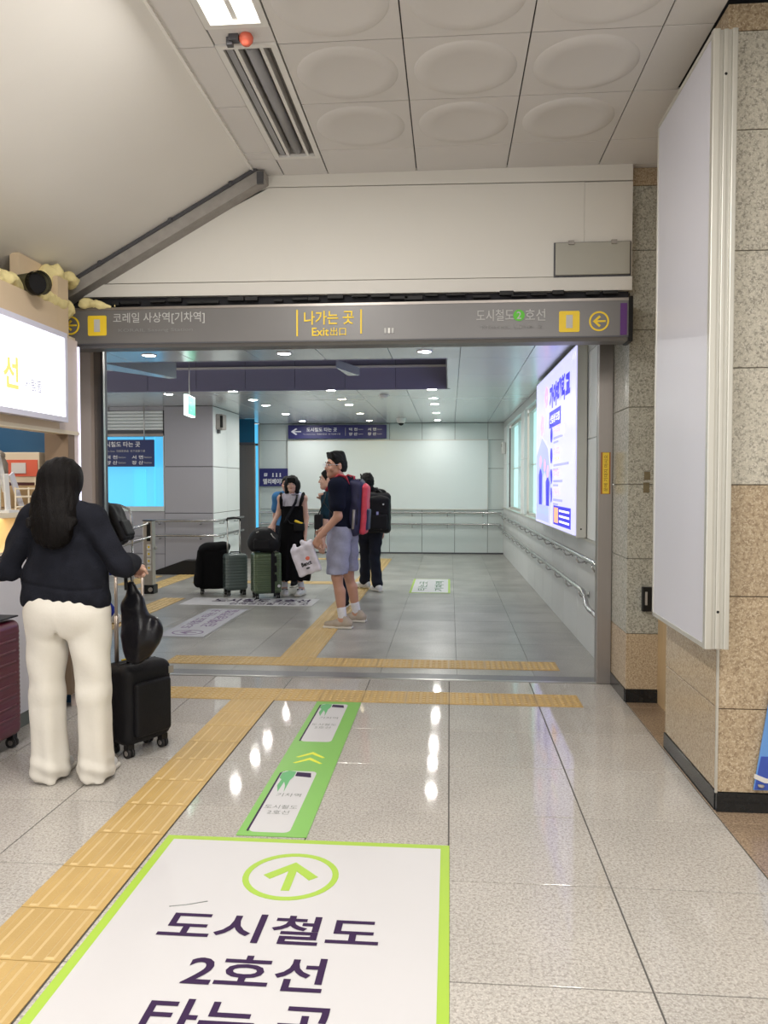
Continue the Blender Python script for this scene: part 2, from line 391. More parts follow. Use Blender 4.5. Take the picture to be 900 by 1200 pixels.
text('2호선', big, M['plum'], (-.588, 2.312, .0065), (.43, .165), bold=.0165, **XY)
text('타는 곳', big, M['plum'], (-.585, 2.085, .0065), (.54, .175), bold=.0165, **XY)
bm = B(); tube(bm, [(-.985, 2.655, .0052), (-.93, 2.67, .0052), (-.86, 2.70, .0052)], .0022, 4); obj('scuff', bm, M['grey_ink'], big)

gs = sticker('floor_sticker', 'green floor sticker with two phone-shaped white panels and yellow chevrons', -.905, -.60, 3.235, 5.30, M['green_vinyl'])
def rrect(x0, x1, y0, y1, r, n=5):
    p = []
    for cx, cy, a0 in ((x1-r, y1-r, 0), (x0+r, y1-r, 90), (x0+r, y0+r, 180), (x1-r, y0+r, 270)):
        for k in range(n+1):
            a = math.radians(a0+90*k/n); p.append((cx+r*math.cos(a), cy+r*math.sin(a)))
    return p
for y0, y1 in ((3.27, 3.99), (4.46, 5.24)):
    fr_ = obj('phone_panel', poly2d(rrect(-.862, -.682, y0, y1, .03), (0, 0, .0036), (1, 0, 0), (0, 1, 0), .0006), M['white_vinyl'], gs)
    obj('phone_shadow', poly2d([(-.872, y0+.01), (-.862, y0+.005), (-.862, y1-.03), (-.85, y1), (-.872, y1-.03)], (0, 0, .0036), (1, 0, 0), (0, 1, 0), .0005), M['plum'], gs)
    obj('notch', poly2d([(-.785, y1-.07), (-.70, y1-.085), (-.71, y1-.025), (-.785, y1-.015)], (0, 0, .0043), (1, 0, 0), (0, 1, 0), .0005), M['plum'], gs)
    obj('emblem', poly2d([(-.86, y1-.03), (-.86, y1-.10), (-.845, y1-.12), (-.85, y1-.20), (-.83, y1-.28), (-.825, y1-.15), (-.81, y1-.20), (-.80, y1-.28), (-.80, y1-.13), (-.79, y1-.08), (-.79, y1-.01), (-.83, y1)], (0, 0, .0043), (1, 0, 0), (0, 1, 0), .0005), M['mid_green_ink'], gs)
    text('기차역', gs, M['grey_ink'], (-.768, y1-.315, .0048), (.12, .042), bold=.0, **XY)
    text('도시철도', gs, M['grey_ink'], (-.775, y1-.455, .0048), (.155, .042), bold=.0, **XY)
    text('2호선', gs, M['grey_ink'], (-.775, y1-.515, .0048), (.10, .042), bold=.0, **XY)
for y in (4.11, 4.20):
    obj('chevron', poly2d([(-.835, y), (-.755, y+.085), (-.675, y), (-.69, y-.005+.0), (-.755, y+.05), (-.82, y-.005)], (0, 0, .0036), (1, 0, 0), (0, 1, 0), .0008), M['yellow_ink'], gs)

s1 = sticker('floor_sticker', 'worn lavender floor sticker with purple lettering and an arrow in a ring', -2.87, -2.40, 7.46, 9.17, M['grey_vinyl'])
YR = dict(R=(0, 1, 0), U=(-1, 0, 0))
obj('arrow_ring', ring2d((-2.63, 7.68, .0037), .16, .13, .016, R=(1, 0, 0), U=(0, 1, 0), h=.0008), M['plum_light'], s1)
obj('arrow', poly2d([(x*.8, y*.8) for x, y in arw], (-2.63, 7.68, .0037), (0, 1, 0), (-1, 0, 0), .0008), M['plum_light'], s1)
text('도시철도 타는 곳', s1, M['plum_light'], (-2.74, 8.5, .0045), (1.2, .12), bold=.02, **YR)
text('김해경전철', s1, M['plum_light'], (-2.55, 8.55, .0045), (1.1, .15), bold=.02, **YR)
s2 = sticker('floor_sticker', 'long white floor sticker with black lettering lying in front of the green suitcase', -3.35, -1.68, 9.46, 10.06, M['white_vinyl'])
text('도시철도 2호선', s2, M['plum'], (-2.4, 9.86, .0045), (1.25, .28), bold=.03, **XY)
text('김해경전철 타는 곳', s2, M['plum'], (-2.25, 9.6, .0045), (1.0, .16), bold=.02, **XY)
s3 = sticker('floor_sticker', 'small white floor sticker with green edge lying alone right of the guide path', -.555, .01, 10.76, 12.34, M['white_vinyl'], .0045, M['lime'], .03)
text('타는곳', s3, M['dark_green_ink'], (-.39, 11.5, .0055), (1.0, .13), bold=.01, R=(0, 1, 0), U=(-1, 0, 0))
text('기차역', s3, M['dark_green_ink'], (-.15, 11.5, .0055), (1.1, .13), bold=.02, R=(0, 1, 0), U=(-1, 0, 0))

# ------------------------------------------------------------------ setting: hall ceiling
CZ = 3.62
ce = struct('ceiling', (0, 2.5, CZ))
box('ceiling_bed', -1.335, 3.0, -3, 6.1, CZ+.10, CZ+.16, M['joint'], ce); box('ceiling_edge', 1.21, 3.0, 5.42, 6.1, CZ, CZ+.03, M['ceil_tile'], ce)
bm = B(); g = .0035; h = T/2-g
bb(bm, -h, h, -h, h, 0, .012)
lathe(bm, [(.262, .0), (.250, -.007), (.19, -.011), (.165, -.004), (.0, -.004)], n=36)
bmesh.ops.recalc_face_normals(bm, faces=bm.faces[:])
ceil_me = bpy.data.meshes.new('ceiling_tile'); bm.to_mesh(ceil_me); bm.free(); ceil_me.materials.append(M['ceil_tile'])
xs = [-.835+T*k for k in range(3)]
for k in range(3):
    for j in range(11):
        y = 5.02-T/2-j*T
        o = tile(ce, 'ceiling_tile', ceil_me, (xs[k]+T/2, y-2.5, 0)); o.rotation_euler = (0, 0, 0)
def ctile(x0, x1, y0, y1):
    piece(ce, 'ceiling_tile', x1-x0-2*g, y1-y0-2*g, .012, ((x0+x1)/2, (y0+y1)/2, CZ+.006), M['ceil_tile'])
for k in range(3): ctile(xs[k], xs[k]+T, 5.02, 5.415)
for j in range(11):
    y1 = 5.02-j*T; y0 = y1-T
    ctile(.98, 1.215, y0, y1) if y1 < 4.6 else ctile(.98, 1.9, y0, y1)
    if y1 < 3.7:
        for q in range(3): ctile(1.215+q*T, 1.215+(q+1)*T, y0, y1)
ctile(.98, 1.9, 5.02, 5.415); ctile(-1.14, -.835, 5.125, 5.415); ctile(-1.335, -1.14, 5.125, 5.415)
for j in range(11): ctile(-1.335, -1.14, 5.02-.0-(j+1)*T, 5.02-j*T)
ctile(-1.335, -1.14, 5.02, 5.125)
ctile(-1.14, -.835, 3.65, 3.79)
ctile(-1.14, -.835, 2.2, 2.44)
# troffers
def troffer(label, y0, y1, lit):
    t = thing('ceiling_light', label, 'ceiling light', (-.985, (y0+y1)/2, CZ))
    x0, x1 = -1.138, -.838
    bm = B(); f = .032
    for a in ((x0, x1, y0, y0+f), (x0, x1, y1-f, y1), (x0, x0+f, y0+f, y1-f), (x1-f, x1, y0+f, y1-f)): bb(bm, *a, CZ-.008, CZ+.012)
    obj('frame', bm, M['white_plastic'], t)
    bm = B(); bb(bm, x0+.02, x1-.02, y0+.02, y1-.02, CZ+.085, CZ+.09)
    for a in ((x0+.02, x0+.03, y0+.02, y1-.02), (x1-.03, x1-.02, y0+.02, y1-.02), (x0+.03, x1-.03, y0+.02, y0+.03), (x0+.03, x1-.03, y1-.03, y1-.02)): bb(bm, *a, CZ+.01, CZ+.086)
    obj('housing', bm, M['white_plastic'] if lit else M['trim_grey'], t)
    if lit:
        for x in (-1.05, -.925):
            bm = B(); cyl(bm, (x, y0+.05, CZ+.03), (x, y1-.05, CZ+.03), .016); obj('tube', bm, M['lamp_tube'], t)
        box('reflector', -1.0, -.975, y0+.04, y1-.04, CZ+.01, CZ+.06, M['white_plastic'], t)
    else:
        bm = B(); cyl(bm, (-.983, y0+.06, CZ+.03), (-.983, y1-.06, CZ+.03), .030, n=16); obj('tube', bm, M['tube_off'], t)
        for x in (-1.045, -.92): box('louvre', x-.009, x+.009, y0+.03, y1-.03, CZ-.002, CZ+.05, M['white_plastic'], t)
        box('reflector', x0+.04, -1.065, y0+.03, y1-.03, CZ+.005, CZ+.02, M['tube_off'], t)
    return t
troffer('unlit recessed ceiling light with grey tube between white louvres', 3.79, 5.12, False)
troffer('lit recessed fluorescent ceiling light at the top edge of the frame', 2.44, 3.65, True)
t = thing('fire_detector', 'small red round detector on a dark bracket between the two ceiling lights', 'detector', (-.97, 3.72, CZ))
bm = B(); lathe(bm, [(0, -.05), (.018, -.047), (.032, -.03), (.034, -.012), (.028, 0)], (-.965, 3.72, CZ), 20); obj('red_dome', bm, M['red_gloss'], t)
bm = B(); bb(bm, -1.045, -1.0, 3.70, 3.735, CZ-.03, CZ); bb(bm, -1.06, -1.03, 3.71, 3.74, CZ-.045, CZ-.01); obj('bracket', bm, M['sign_grey_dark'], t)

# sloped ceiling on the left
sl = struct('ceiling_slope', (-1.335, 2, CZ))
bm = B(); prism(bm, [(-1.335, -3, CZ), (-6.2, -3, CZ-4.865*.553), (-6.2, -3, CZ-4.865*.553+.1), (-1.335, -3, CZ+.1)], (0, 8.42, 0)); obj('plaster_slab', bm, M['white_paint'], sl)
bm = B(); prism(bm, [(-1.355, -3, CZ-.003), (-1.325, -3, CZ-.014), (-1.325, -3, CZ), (-1.335, -3, CZ+.002)], (0, 8.42, 0)); obj('edge_bead', bm, M['white_paint'], sl)
# sloping trim along the beam
def slope(x): return CZ+(x+1.335)*.553
tr = struct('trim_1', (-2, 5.35, 3.1))
bm = B(); prism(bm, [(-2.75, 5.28, slope(-2.75)-.01), (-2.75, 5.28, slope(-2.75)-.115), (-1.25, 5.28, slope(-1.25)-.115), (-1.25, 5.28, slope(-1.25)-.06), (-1.33, 5.28, CZ-.005)], (0, .13, 0)); obj('board', bm, M['trim_grey'], tr)
bm = B(); prism(bm, [(-2.75, 5.268, slope(-2.75)-.004), (-2.75, 5.268, slope(-2.75)-.03), (-1.30, 5.268, slope(-1.30)-.03), (-1.30, 5.268, slope(-1.3)-.004)], (0, .02, 0)); obj('top_strip', bm, M['sign_grey_dark'], tr)
for x in (-2.4, -1.9, -1.48): box('clip', x-.012, x+.012, 5.255, 5.27, slope(x)-.03, slope(x), M['sign_grey_dark'], tr)
box('end_bracket', -1.30, -1.255, 5.265, 5.29, CZ-.10, CZ-.02, M['sign_grey_dark'], tr)

# ------------------------------------------------------------------ beam above the doorway
bw = struct('wall_beam', (-.7, 5.5, 2.83))
YB = 5.40
def bprism(name, pts, m=M['beam_paint'], y=YB, d=.5):
    bm = B(); prism(bm, [(x, y, z) for x, z in pts], (0, d, 0)); return obj(name, bm, m, bw)
bprism('upper_band', [(-1.33, CZ-.02), (-1.47, 3.545), (1.205, 3.515), (1.205, CZ+.02), (-1.33, CZ+.02)])
box('groove', -3.6, 1.2, YB+.012, YB+.4, 2.85, 3.60, M['trim_grey'], bw)
bprism('wall_sheet', [(-3.3, 2.915), (-1.243, 2.903), (-1.243, 3.54), (-1.47, 3.54), (-3.3, slope(-3.3))])
bprism('wall_sheet', [(-1.2428, 2.903), (.8895, 2.889), (.8895, 3.510), (-1.2428, 3.537)])
bprism('wall_sheet', [(.891, 2.889), (1.205, 2.889), (1.205, 3.506), (.891, 3.508)])
bprism('lower_band', [(-3.3, 2.82), (1.205, 2.79), (1.205, 2.880), (-3.3, 2.906)], y=YB-.012)
box('gap_shade_block', -3.2, 1.19, YB+.03, YB+.55, 2.62, 2.83, M['dark'], bw)  # near-black block stands in for the shade in the gap above the sign
bm = B(); random.seed(3)
for k in range(26):
    x = -2.5+k*.142+random.uniform(-.05, .05); bx(bm, (x, YB-.0, 2.775+random.uniform(-.01, .012)), (random.uniform(.05, .14), .03, random.uniform(.012, .03)), bevel=.004)
obj('torn_sealant', bm, M['black_rubber'], bw)
t = thing('access_hatch', 'grey metal access hatch with two hinges at the right end of the beam', 'hatch', (.95, YB, 2.89))
box('door', .70, 1.185, YB-.03, YB-.002, 2.893, 3.105, mat('hatch_grey', (.42, .41, .36), .5, .2, var=.05, vscale=5), t, .003)
box('shadow_frame', .69, 1.195, YB-.012, YB+.01, 2.88, 3.112, M['sign_grey_dark'], t)
for x in (.80, 1.08): box('hinge', x-.018, x+.018, YB-.045, YB-.02, 3.09, 3.115, M['trim_grey'], t)

# ------------------------------------------------------------------ overhead sign
YS = 5.24
sg = thing('overhead_sign', 'long grey overhead sign with yellow exit lettering and arrows, hung over the doorway', 'sign', (-.7, 5.32, 2.43))
bm = B(); prism(bm, [(-2.64, YS, 2.455), (-2.64, YS+.02, 2.432), (-2.64, YS+.16, 2.432), (-2.64, YS+.16, 2.695), (-2.64, YS, 2.695)], (3.79, 0, 0)); obj('sign_box', bm, M['sign_grey'], sg)
box('top_rail', -2.64, 1.15, YS-.004, YS+.02, 2.688, 2.705, M['steel_warm'], sg)
box('lower_rail', -2.64, 1.15, YS-.004, YS+.01, 2.452, 2.462, M['sign_grey_dark'], sg)
box('end_cap', 1.15, 1.178, YS-.006, YS+.165, 2.425, 2.715, M['black_plastic'], sg)
yp = YS-.003
box('purple_band', 1.098, 1.14, yp-.002, YS+.01, 2.465, 2.67, M['purple'], sg)
S3 = dict(R=(1, 0, 0), U=(0, 0, 1))
for cx, cz in ((-2.41, 2.583), (.773, 2.557)):
    sq = obj('number_plate', poly2d(rrect(-.066, .066, -.068, .068, .01), (cx, YS-.001, cz), (1, 0, 0), (0, 0, 1), .003), M['yellow'], sg)
    text('1', sg, M['pale_text'], (cx, yp-.003, cz), (.042, .085), bold=.0, **S3)
text('코레일 사상역[기차역]', sg, M['pale_text'], (-1.976, yp-.002, 2.627), (.64, .078), bold=.004, **S3)
text('KORAIL Sasang Station', sg, M['faint_text'], (-2.0, yp-.002, 2.545), (.52, .028), **S3)
box('divider', -1.028, -1.017, yp-.002, YS+.01, 2.49, 2.665, M['yellow'], sg)
box('divider', -.597, -.586, yp-.002, YS+.01, 2.50, 2.66, M['yellow'], sg)
text('나가는 곳', sg, M['yellow'], (-.808, yp-.002, 2.610), (.335, .092), bold=.016, **S3)
text('Exit', sg, M['yellow'], (-.865, yp-.002, 2.517), (.115, .056), bold=.016, **S3)
text('出口', sg, M['yellow'], (-.745, yp-.002, 2.517), (.105, .056), bold=.006, **S3)
for k, x in enumerate((-.43, -.405, -.38)): box('restroom_mark', x-.007, x+.007, yp-.002, YS+.005, 2.50, 2.535, M['white_plastic'] if k == 1 else M['pale_text'], sg)
text('도시철도', sg, M['pale_text'], (.293, yp-.002, 2.606), (.243, .076), **S3)
bm = poly2d([(.037*math.cos(2*math.pi*k/28), .037*math.sin(2*math.pi*k/28)) for k in range(28)], (.448, YS-.001, 2.603), (1, 0, 0), (0, 0, 1), .003); obj('line_number_disc', bm, M['green_disc'], sg)
text('2', sg, M['pale_text'], (.448, yp-.003, 2.603), (.03, .048), bold=.01, **S3)
text('호선', sg, M['pale_text'], (.553, yp-.002, 2.604), (.13, .076), **S3)
text('Metro Line 2', sg, M['faint_text'], (.40, yp-.002, 2.53), (.40, .026), **S3)
ar2 = [(x/.105, y/.105) for x, y in arw]
for cx, cz in ((-2.60, 2.588), (.963, 2.556)):
    obj('arrow_ring', ring2d((cx, YS-.001, cz), .064, .064, .011, R=(1, 0, 0), U=(0, 0, 1), h=.003), M['yellow'], sg)
    obj('arrow', poly2d([(-y*.04, x*.038) for x, y in ar2], (cx, YS-.001, cz), (1, 0, 0), (0, 0, 1), .003), M['yellow'], sg)

# ------------------------------------------------------------------ granite pillars (right)
def pillar(name, x0, x1, y0, y1, levels, mats, face_split=None):
    r = struct(name, ((x0+x1)/2, (y0+y1)/2, 0)); t_ = .02
    box('core', x0+t_, x1-t_, y0+t_, y1-t_, 0, CZ, M['grout_light'], r)
    b = .012
    for (za, zb), m in zip(levels, mats):
        zc = (za+zb)/2; hz = zb-za-.004
        piece(r, 'stone_slab', x1-x0, t_, hz, ((x0+x1)/2, y0+t_/2, zc), m)            # front
        piece(r, 'stone_slab', t_, y1-y0-2*t_-.004, hz, (x0+t_/2, (y0+y1)/2, zc), m)  # left side
        piece(r, 'stone_slab', x1-x0, t_, hz, ((x0+x1)/2, y1-t_/2, zc), m)
    piece(r, 'plinth', x1-x0+.004, .024, .09, ((x0+x1)/2, y0+.006, .045), M['black_stone'])
    piece(r, 'plinth', .024, y1-y0-.012, .09, (x0+.006, (y0+y1)/2+.012, .045), M['black_stone'])
    return r
lv = [(.09, .475), (.475, .99), (.99, 1.496), (1.496, 2.02), (2.02, 2.54), (2.54, 3.07), (3.07, 3.50), (3.50, CZ)]
gb, gc, gg = M['granite_brown'], M['granite_cream'], M['granite_green']
pillar('pillar_near', 1.222, 2.2, 3.66, 4.53, lv, [gb, gb, gb, gc, gc, gc, gc, gb])
pillar('pillar_far', 1.207, 2.2, 5.466, 6.02, lv, [gb, gg, gg, gg, gg, gg, gg, gb])
# metal bead on the near pillar's corner
box('trim_2', 1.212, 1.222, 3.652, 3.662, .09, .78, M['alu'])['kind'] = 'structure'
rc = struct('wall_recess', (1.43, 5, 0))
box('wood_board', 1.42, 1.46, 4.53, 5.466, .0, 3.6, M['wood'], rc)
box('wood_edge', 1.385, 1.42, 5.02, 5.06, 0.0, 2.1, M['cream'], rc)
wr = struct('wall_right', (3.1, 1, 0)); box('plaster', 3.05, 3.15, -3, 4.0, 0, CZ, M['granite_cream'], wr)

# big unlit light panel on the near pillar
t = thing('light_panel', 'tall blank white advertising panel with aluminium frame on the near granite pillar', 'advertising panel', (1.17, 4, .78))
box('face', 1.122, 1.135, 3.55, 4.42, .795, 3.42, M['board_white'], t)
bm = B(); bb(bm, 1.115, 1.215, 3.535, 3.552, .775, 3.44); bb(bm, 1.115, 1.145, 3.52, 3.54, .775, 3.44, .004); bb(bm, 1.16, 1.18, 3.525, 3.54, .775, 3.44, .004); bb(bm, 1.195, 1.218, 3.52, 3.54, .775, 3.44, .004)
obj('frame', bm, M['alu'], t)
bm = B(); bb(bm, 1.118, 1.215, 4.42, 4.435, .775, 3.44); bb(bm, 1.118, 1.215, 3.55, 4.43, .775, .795); bb(bm, 1.118, 1.215, 3.55, 4.43, 3.42, 3.44); obj('frame', bm, M['alu'], t)
box('back_box', 1.136, 1.218, 3.555, 4.415, .80, 3.41, M['alu'], t)
for z in (.94, 3.25):
    bm = B(); cyl(bm, (1.17, 3.5235, z), (1.17, 3.527, z), .006); obj('screw', bm, M['black_plastic'], t)
# small items on the pillars
t = thing('switch_box', 'small black box on the far granite pillar, just left of the blank panel', 'switch box', (1.335, 5.45, .63)); box('case', 1.305, 1.40, 5.42, 5.464, .635, .80, M['black_plastic'], t, .004); box('label_plate', 1.32, 1.335, 5.416, 5.42, .68, .77, M['trim_grey'], t)
stain = mat('brown_tape_residue', (.17, .14, .08), .8, var=.3, vscale=40)
for x, z, s_, lab in ((1.335, 1.555, .055, 'upper brown tape mark on the far granite pillar'), (1.33, 1.475, .07, 'lower brown tape mark on the far granite pillar')):
    tag(box('tape_residue', x-.02, x+.02, 5.463, 5.466, z-s_/2, z+s_/2, stain), lab, 'tape mark')
tag(box('tape_residue', 1.425, 1.45, 3.657, 3.66, 1.55, 1.59, stain), 'small brown tape mark at eye height on the near cream granite pillar', 'tape mark')
t = thing('poster', 'blue and white poster leaning at the foot of the near pillar, at the right edge', 'poster', (1.6, 3.62, 0))
PB = mat('poster_blue', (.05, .10, .45), .4); PL = mat('poster_sky', (.14, .33, .72), .4)
def pq(name, pts, y, m):
    bm = B(); prism(bm, [(x, y+(.0), z) for x, z in pts], (0, .006, 0)); return obj(name, bm, m, t)
pq('sheet', [(1.375, .115), (1.95, .115), (1.95, .55), (1.44, .55)], 3.635, PL)
pq('lower_band', [(1.378, .118), (1.94, .118), (1.94, .26), (1.405, .27)], 3.632, PB)
pq('stripe', [(1.378, .19), (1.375, .17), (1.42, .15), (1.9, .13), (1.9, .15), (1.43, .17)], 3.629, M['white_plastic'])
bm = B(); lathe(bm, [(0, .0), (.012, .002), (.014, .01), (0, .012)], (1.40, 3.615, .135), 12); obj('badge', bm, M['trim_grey'], t)

# ------------------------------------------------------------------ doorway frame
d1 = struct('door_1', (-.7, 5.98, 0))
box('door_frame', 1.10, 1.205, 5.955, 6.05, 0, 2.75, M['steel_warm'], d1, .004)
box('door_frame', -2.773, -2.712, 5.955, 6.05, 0, 2.75, M['steel_warm'], d1, .004)
box('door_track', -2.711, -2.697, 5.94, 6.02, 0, 2.6, M['sign_grey_dark'], d1)
box('door_track', -2.695, -2.687, 5.93, 5.96, 0, 2.6, M['steel'], d1)
box('door_head', -2.83, 1.2, 5.95, 6.1, 2.56, 2.8, M['steel_warm'], d1)
t = thing('warning_sticker', 'narrow yellow warning sticker with brown lettering on the right door post', 'sticker', (1.155, 5.95, 1.42))
box('backing', 1.118, 1.188, 5.951, 5.955, 1.425, 1.735, mat('rust_brown_print', (.30, .10, .02), .5), t)
box('face', 1.130, 1.178, 5.949, 5.952, 1.428, 1.732, mat('warning_yellow', (.72, .50, .03), .5), t)
text('문에 기대지 마시오', t, mat('warning_ink', (.30, .17, .02), .6), (1.154, 5.9485, 1.58), (.27, .028), R=(0, 0, 1), U=(-1, 0, 0), bold=.02)
jm = struct('wall_jamb', (-2.9, 5.9, 0)); box('board', -2.90, -2.775, 5.90, 5.98, 0, 2.72, M['kiosk_pink'], jm)
wl = struct('wall_left', (-3.5, 6.0, 0)); box('plaster', -8, -2.90, 5.95, 6.05, 0, 3.4, M['kiosk_beige'], wl)
# ------------------------------------------------------------------ corridor beyond the doorway
CC = 2.80
cc = struct('ceiling_corridor', (-2, 11, CC))
bm = B()
bb(bm, -7.5, 1.4, 6.05, 8.25, CC+.02, CC+.1); bb(bm, -7.5, 1.4, 10.84, 17, CC+.02, CC+.1); bb(bm, -.045, 1.4, 8.25, 10.8, CC+.02, CC+.1)
obj('ceiling_bed', bm, M['joint'], cc)
xj = [1.35, .80]+[.80-.70*k for k in range(1, 12)]
yj = [6.1, 6.95, 8.25, 9.55, 10.8, 12.1, 13.4, 14.7, 16.0, 16.86]
for a, b_ in zip(xj, xj[1:]):
    for c_, d_ in zip(yj, yj[1:]):
        if a < .2 and 8.2 < c_ < 10.7: continue
        if b_ < -4.6 and c_ > 12.5: continue
        piece(cc, 'ceiling_panel', a-b_-.006, d_-c_-.005, .016, ((a+b_)/2, (c_+d_)/2, CC+.012), M['ceil_panel'])
piece(cc, 'ceiling_panel', .14, 2.55, .016, (.028, 9.525, CC+.012), M['ceil_panel'])
box('recess_top', -7.5, 0, 8.2, 10.9, 3.30, 3.34, M['joint'], cc)
for k in range(10):
    piece(cc, 'recess_panel', .694, .02, .50, (-.045-.35-k*.70, 10.81, CC+.245), M['soffit'])
box('recess_back', -7.5, 0, 10.822, 10.838, CC, 3.3, M['joint'], cc)
box('recess_side', -.045, -.03, 8.25, 10.8, CC, 3.3, M['sign_grey_dark'], cc)
box('recess_near_side', -7.5, -.03, 8.23, 8.25, CC, 3.3, M['soffit'], cc)
box('light_rail', -7.5, -.045, 10.74, 10.80, 3.095, 3.12, M['white_plastic'], cc)
bm = B(); prism(bm, [(-3.9, 7.6, CC-.002), (-3.35, 9.45, CC-.002), (-3.45, 9.5, CC-.002), (-4.3, 8.0, CC-.002)], (0, 0, .25)); obj('ceiling_fin', bm, M['ceil_panel'], cc)
bm = B(); prism(bm, [(-1.35, 9.3, 2.88), (-1.15, 10.0, 2.88), (-1.3, 10.0, 2.88)], (0, 0, .1)); obj('ceiling_fin', bm, M['ceil_panel'], cc)

# downlights
bm = B(); lathe(bm, [(.060, .004), (.078, .004), (.080, 0), (.074, -.006), (.060, -.002)], n=28); ring_me = bpy.data.meshes.new('trim_ring'); bm.to_mesh(ring_me); bm.free(); ring_me.materials.append(M['white_plastic'])
def disc_mesh(m):
    bm = B(); lathe(bm, [(0, -.001), (.062, -.001), (.062, .004)], n=28); bmesh.ops.recalc_face_normals(bm, faces=bm.faces[:])
    me = bpy.data.meshes.new('lamp'); bm.to_mesh(me); bm.free(); me.materials.append(m); return me
dm, dw = disc_mesh(M['downlight']), disc_mesh(M['downlight_warm'])
GL = 'round downlights in the corridor ceiling'
cols = {-.25: 'right', -1.65: 'middle', -3.04: 'left'}
rows = [(7.78, 'nearest the doorway'), (10.87, 'just past the ceiling recess'), (12.0, 'second past the ceiling recess'), (12.85, 'third past the ceiling recess'), (14.45, 'fourth past the ceiling recess'), (16.1, 'closest to the back wall')]
DL = [(x, y, f'round ceiling downlight {rn}, {cn} row') for x, cn in cols.items() for y, rn in rows]
DL += [(-4.07, 11.14, 'round ceiling downlight above the column front, left of the three rows')]
for x, y, lab in DL:
    t = thing('downlight', lab, 'ceiling light', (x, y, CC), 0, GL, local=True)
    o = bpy.data.objects.new('trim_ring', ring_me); COL.objects.link(o); o.parent = t
    o = bpy.data.objects.new('lamp', dw if (x, y) in ((-1.65, 14.45), (-1.65, 16.1), (-1.65, 12.0)) else dm); COL.objects.link(o); o.parent = t
for x, y, nm, lab in ((-.963, 11.5, 'smoke_detector', 'small white ceiling detector between the downlight rows'), (-.963, 15.55, 'ceiling_camera', 'white dome camera on the corridor ceiling near the back wall')):
    t = thing(nm, lab, 'detector' if nm[0] == 's' else 'camera', (x, y, CC))
    bm = B(); lathe(bm, [(0, -.045), (.04, -.04), (.055, -.02), (.07, -.012), (.07, 0)] if nm[0] == 's' else [(.0, -.10), (.05, -.10), (.085, -.085), (.095, -.03), (.095, 0)], (x, y, CC), 20); obj('body', bm, M['white_plastic'], t)
    if nm[0] != 's':
        bm = B(); lathe(bm, [(0, -.15), (.04, -.135), (.06, -.10), (.0, -.095)], (x, y, CC), 20); obj('lens_dome', bm, M['black_plastic'], t)

# right wall (slightly turned), built in its own frame: y along the wall, x outward
rw = struct('wall_corridor_right', (1.25, 6.0, 0)); W[rw.name] = None; rw.rotation_euler = (0, 0, .0101)
PW = M['panel_wall']; L = 10.95
box('wall_core', .02, .12, 0, L, 0, 1.0, M['joint'], rw)
for k in range(13):
    a = k*.86-.02; b_ = min(L, a+.86)
    piece(rw, 'wall_panel', .022, b_-a-.012, .985, (.011, (a+b_)/2, .4925), PW)
box('sill', -.015, .2, 0, L, .985, 1.005, M['alu'], rw)
box('header', .0, .2, 0, L, 2.68, CC, PW, rw)
def rwall(a, b_):
    for z0, z1 in ((1.008, 1.90), (1.906, 2.68)): piece(rw, 'wall_panel', .05, b_-a-.006, z1-z0, (.03, (a+b_)/2, (z0+z1)/2), M['panel_white'])
for a, b_ in ((.52, 1.15), (1.15, 2.7), (2.7, 4.6), (6.75, 7.3), (10.1, L)): rwall(a, b_)
def win(n, a, b_):
    wn = struct(f'window_{n}', (1.25, 6.0, 0)); W[wn.name] = None; wn.rotation_euler = (0, 0, .0101)
    box('pane', .145, .155, a, b_, 1.0, 2.68, M['teal_glass'], wn)
    bm = B()
    for q in ((a, a+.05, 1.0, 2.68), (b_-.05, b_, 1.0, 2.68), (a, b_, 1.0, 1.05), (a, b_, 2.63, 2.68)): bb(bm, .08, .16, *q)
    obj('window_frame', bm, M['alu'], wn)
    box('transom', .12, .15, a, b_, 1.80, 1.815, M['alu'], wn)
    if b_-a > 1:
        for y in (a+(b_-a)*.5,): box('mullion', .10, .15, y-.02, y+.02, 1.0, 2.68, M['panel_white'], wn)
win(1, .06, .50); win(2, 4.62, 6.73); win(3, 7.32, 10.08)
# handrails
def rail_bracket(parent, x, y, z):
    bm = B(); tube(bm, [(x, y, z-.015), (x, y, z-.05), (x+.02, y, z-.075), (x+.05, y, z-.075), (x+.085, y, z-.06)], .009, 6)
    cyl(bm, (x+.085, y, z-.06), (x+.078, y, z-.06), .03, n=10); return obj('bracket', bm, M['rail'], parent)
for z, lab, y0 in ((.865, 'upper stainless handrail along the right corridor wall', .25), (.575, 'lower stainless handrail along the right corridor wall', .85)):
    t = thing('handrail', lab, 'handrail', (1.25, 6.0, 0), .0101, 'right wall handrails', local=True)
    bm = B(); tube(bm, [(-.09, 10.8, z), (-.09, y0+.1, z), (-.09, y0, z-.01), (-.085, y0-.05, z-.05)] + ([(-.07, y0-.05, z-.11), (-.03, y0-.08, z-.13), (.0, y0-.1, z-.13)] if z > .7 else [(-.085, y0-.1, z-.1), (-.085, y0-.25, z-.12), (-.085, y0-.7, z-.12)]), .022, 10)
    obj('rail', bm, M['rail'], t)
    br = None
    for k in range(14):
        y = y0+.22+k*.74
        if y > 10.6: break
        if br is None: br = rail_bracket(t, -.09, 0, z); br.location = (0, y, 0)
        else: link_copy(br, (0, y, 0), t)
t = thing('wall_plate', 'small grey metal plate with black button low on the right wall', 'wall plate', (1.25, 6.3, .4)); box('plate', 1.215, 1.243, 6.22, 6.42, .40, .74, M['steel'], t, .003)
bm = B(); cyl(bm, (1.214, 6.34, .66), (1.19, 6.34, .66), .028); obj('button', bm, M['black_plastic'], t)
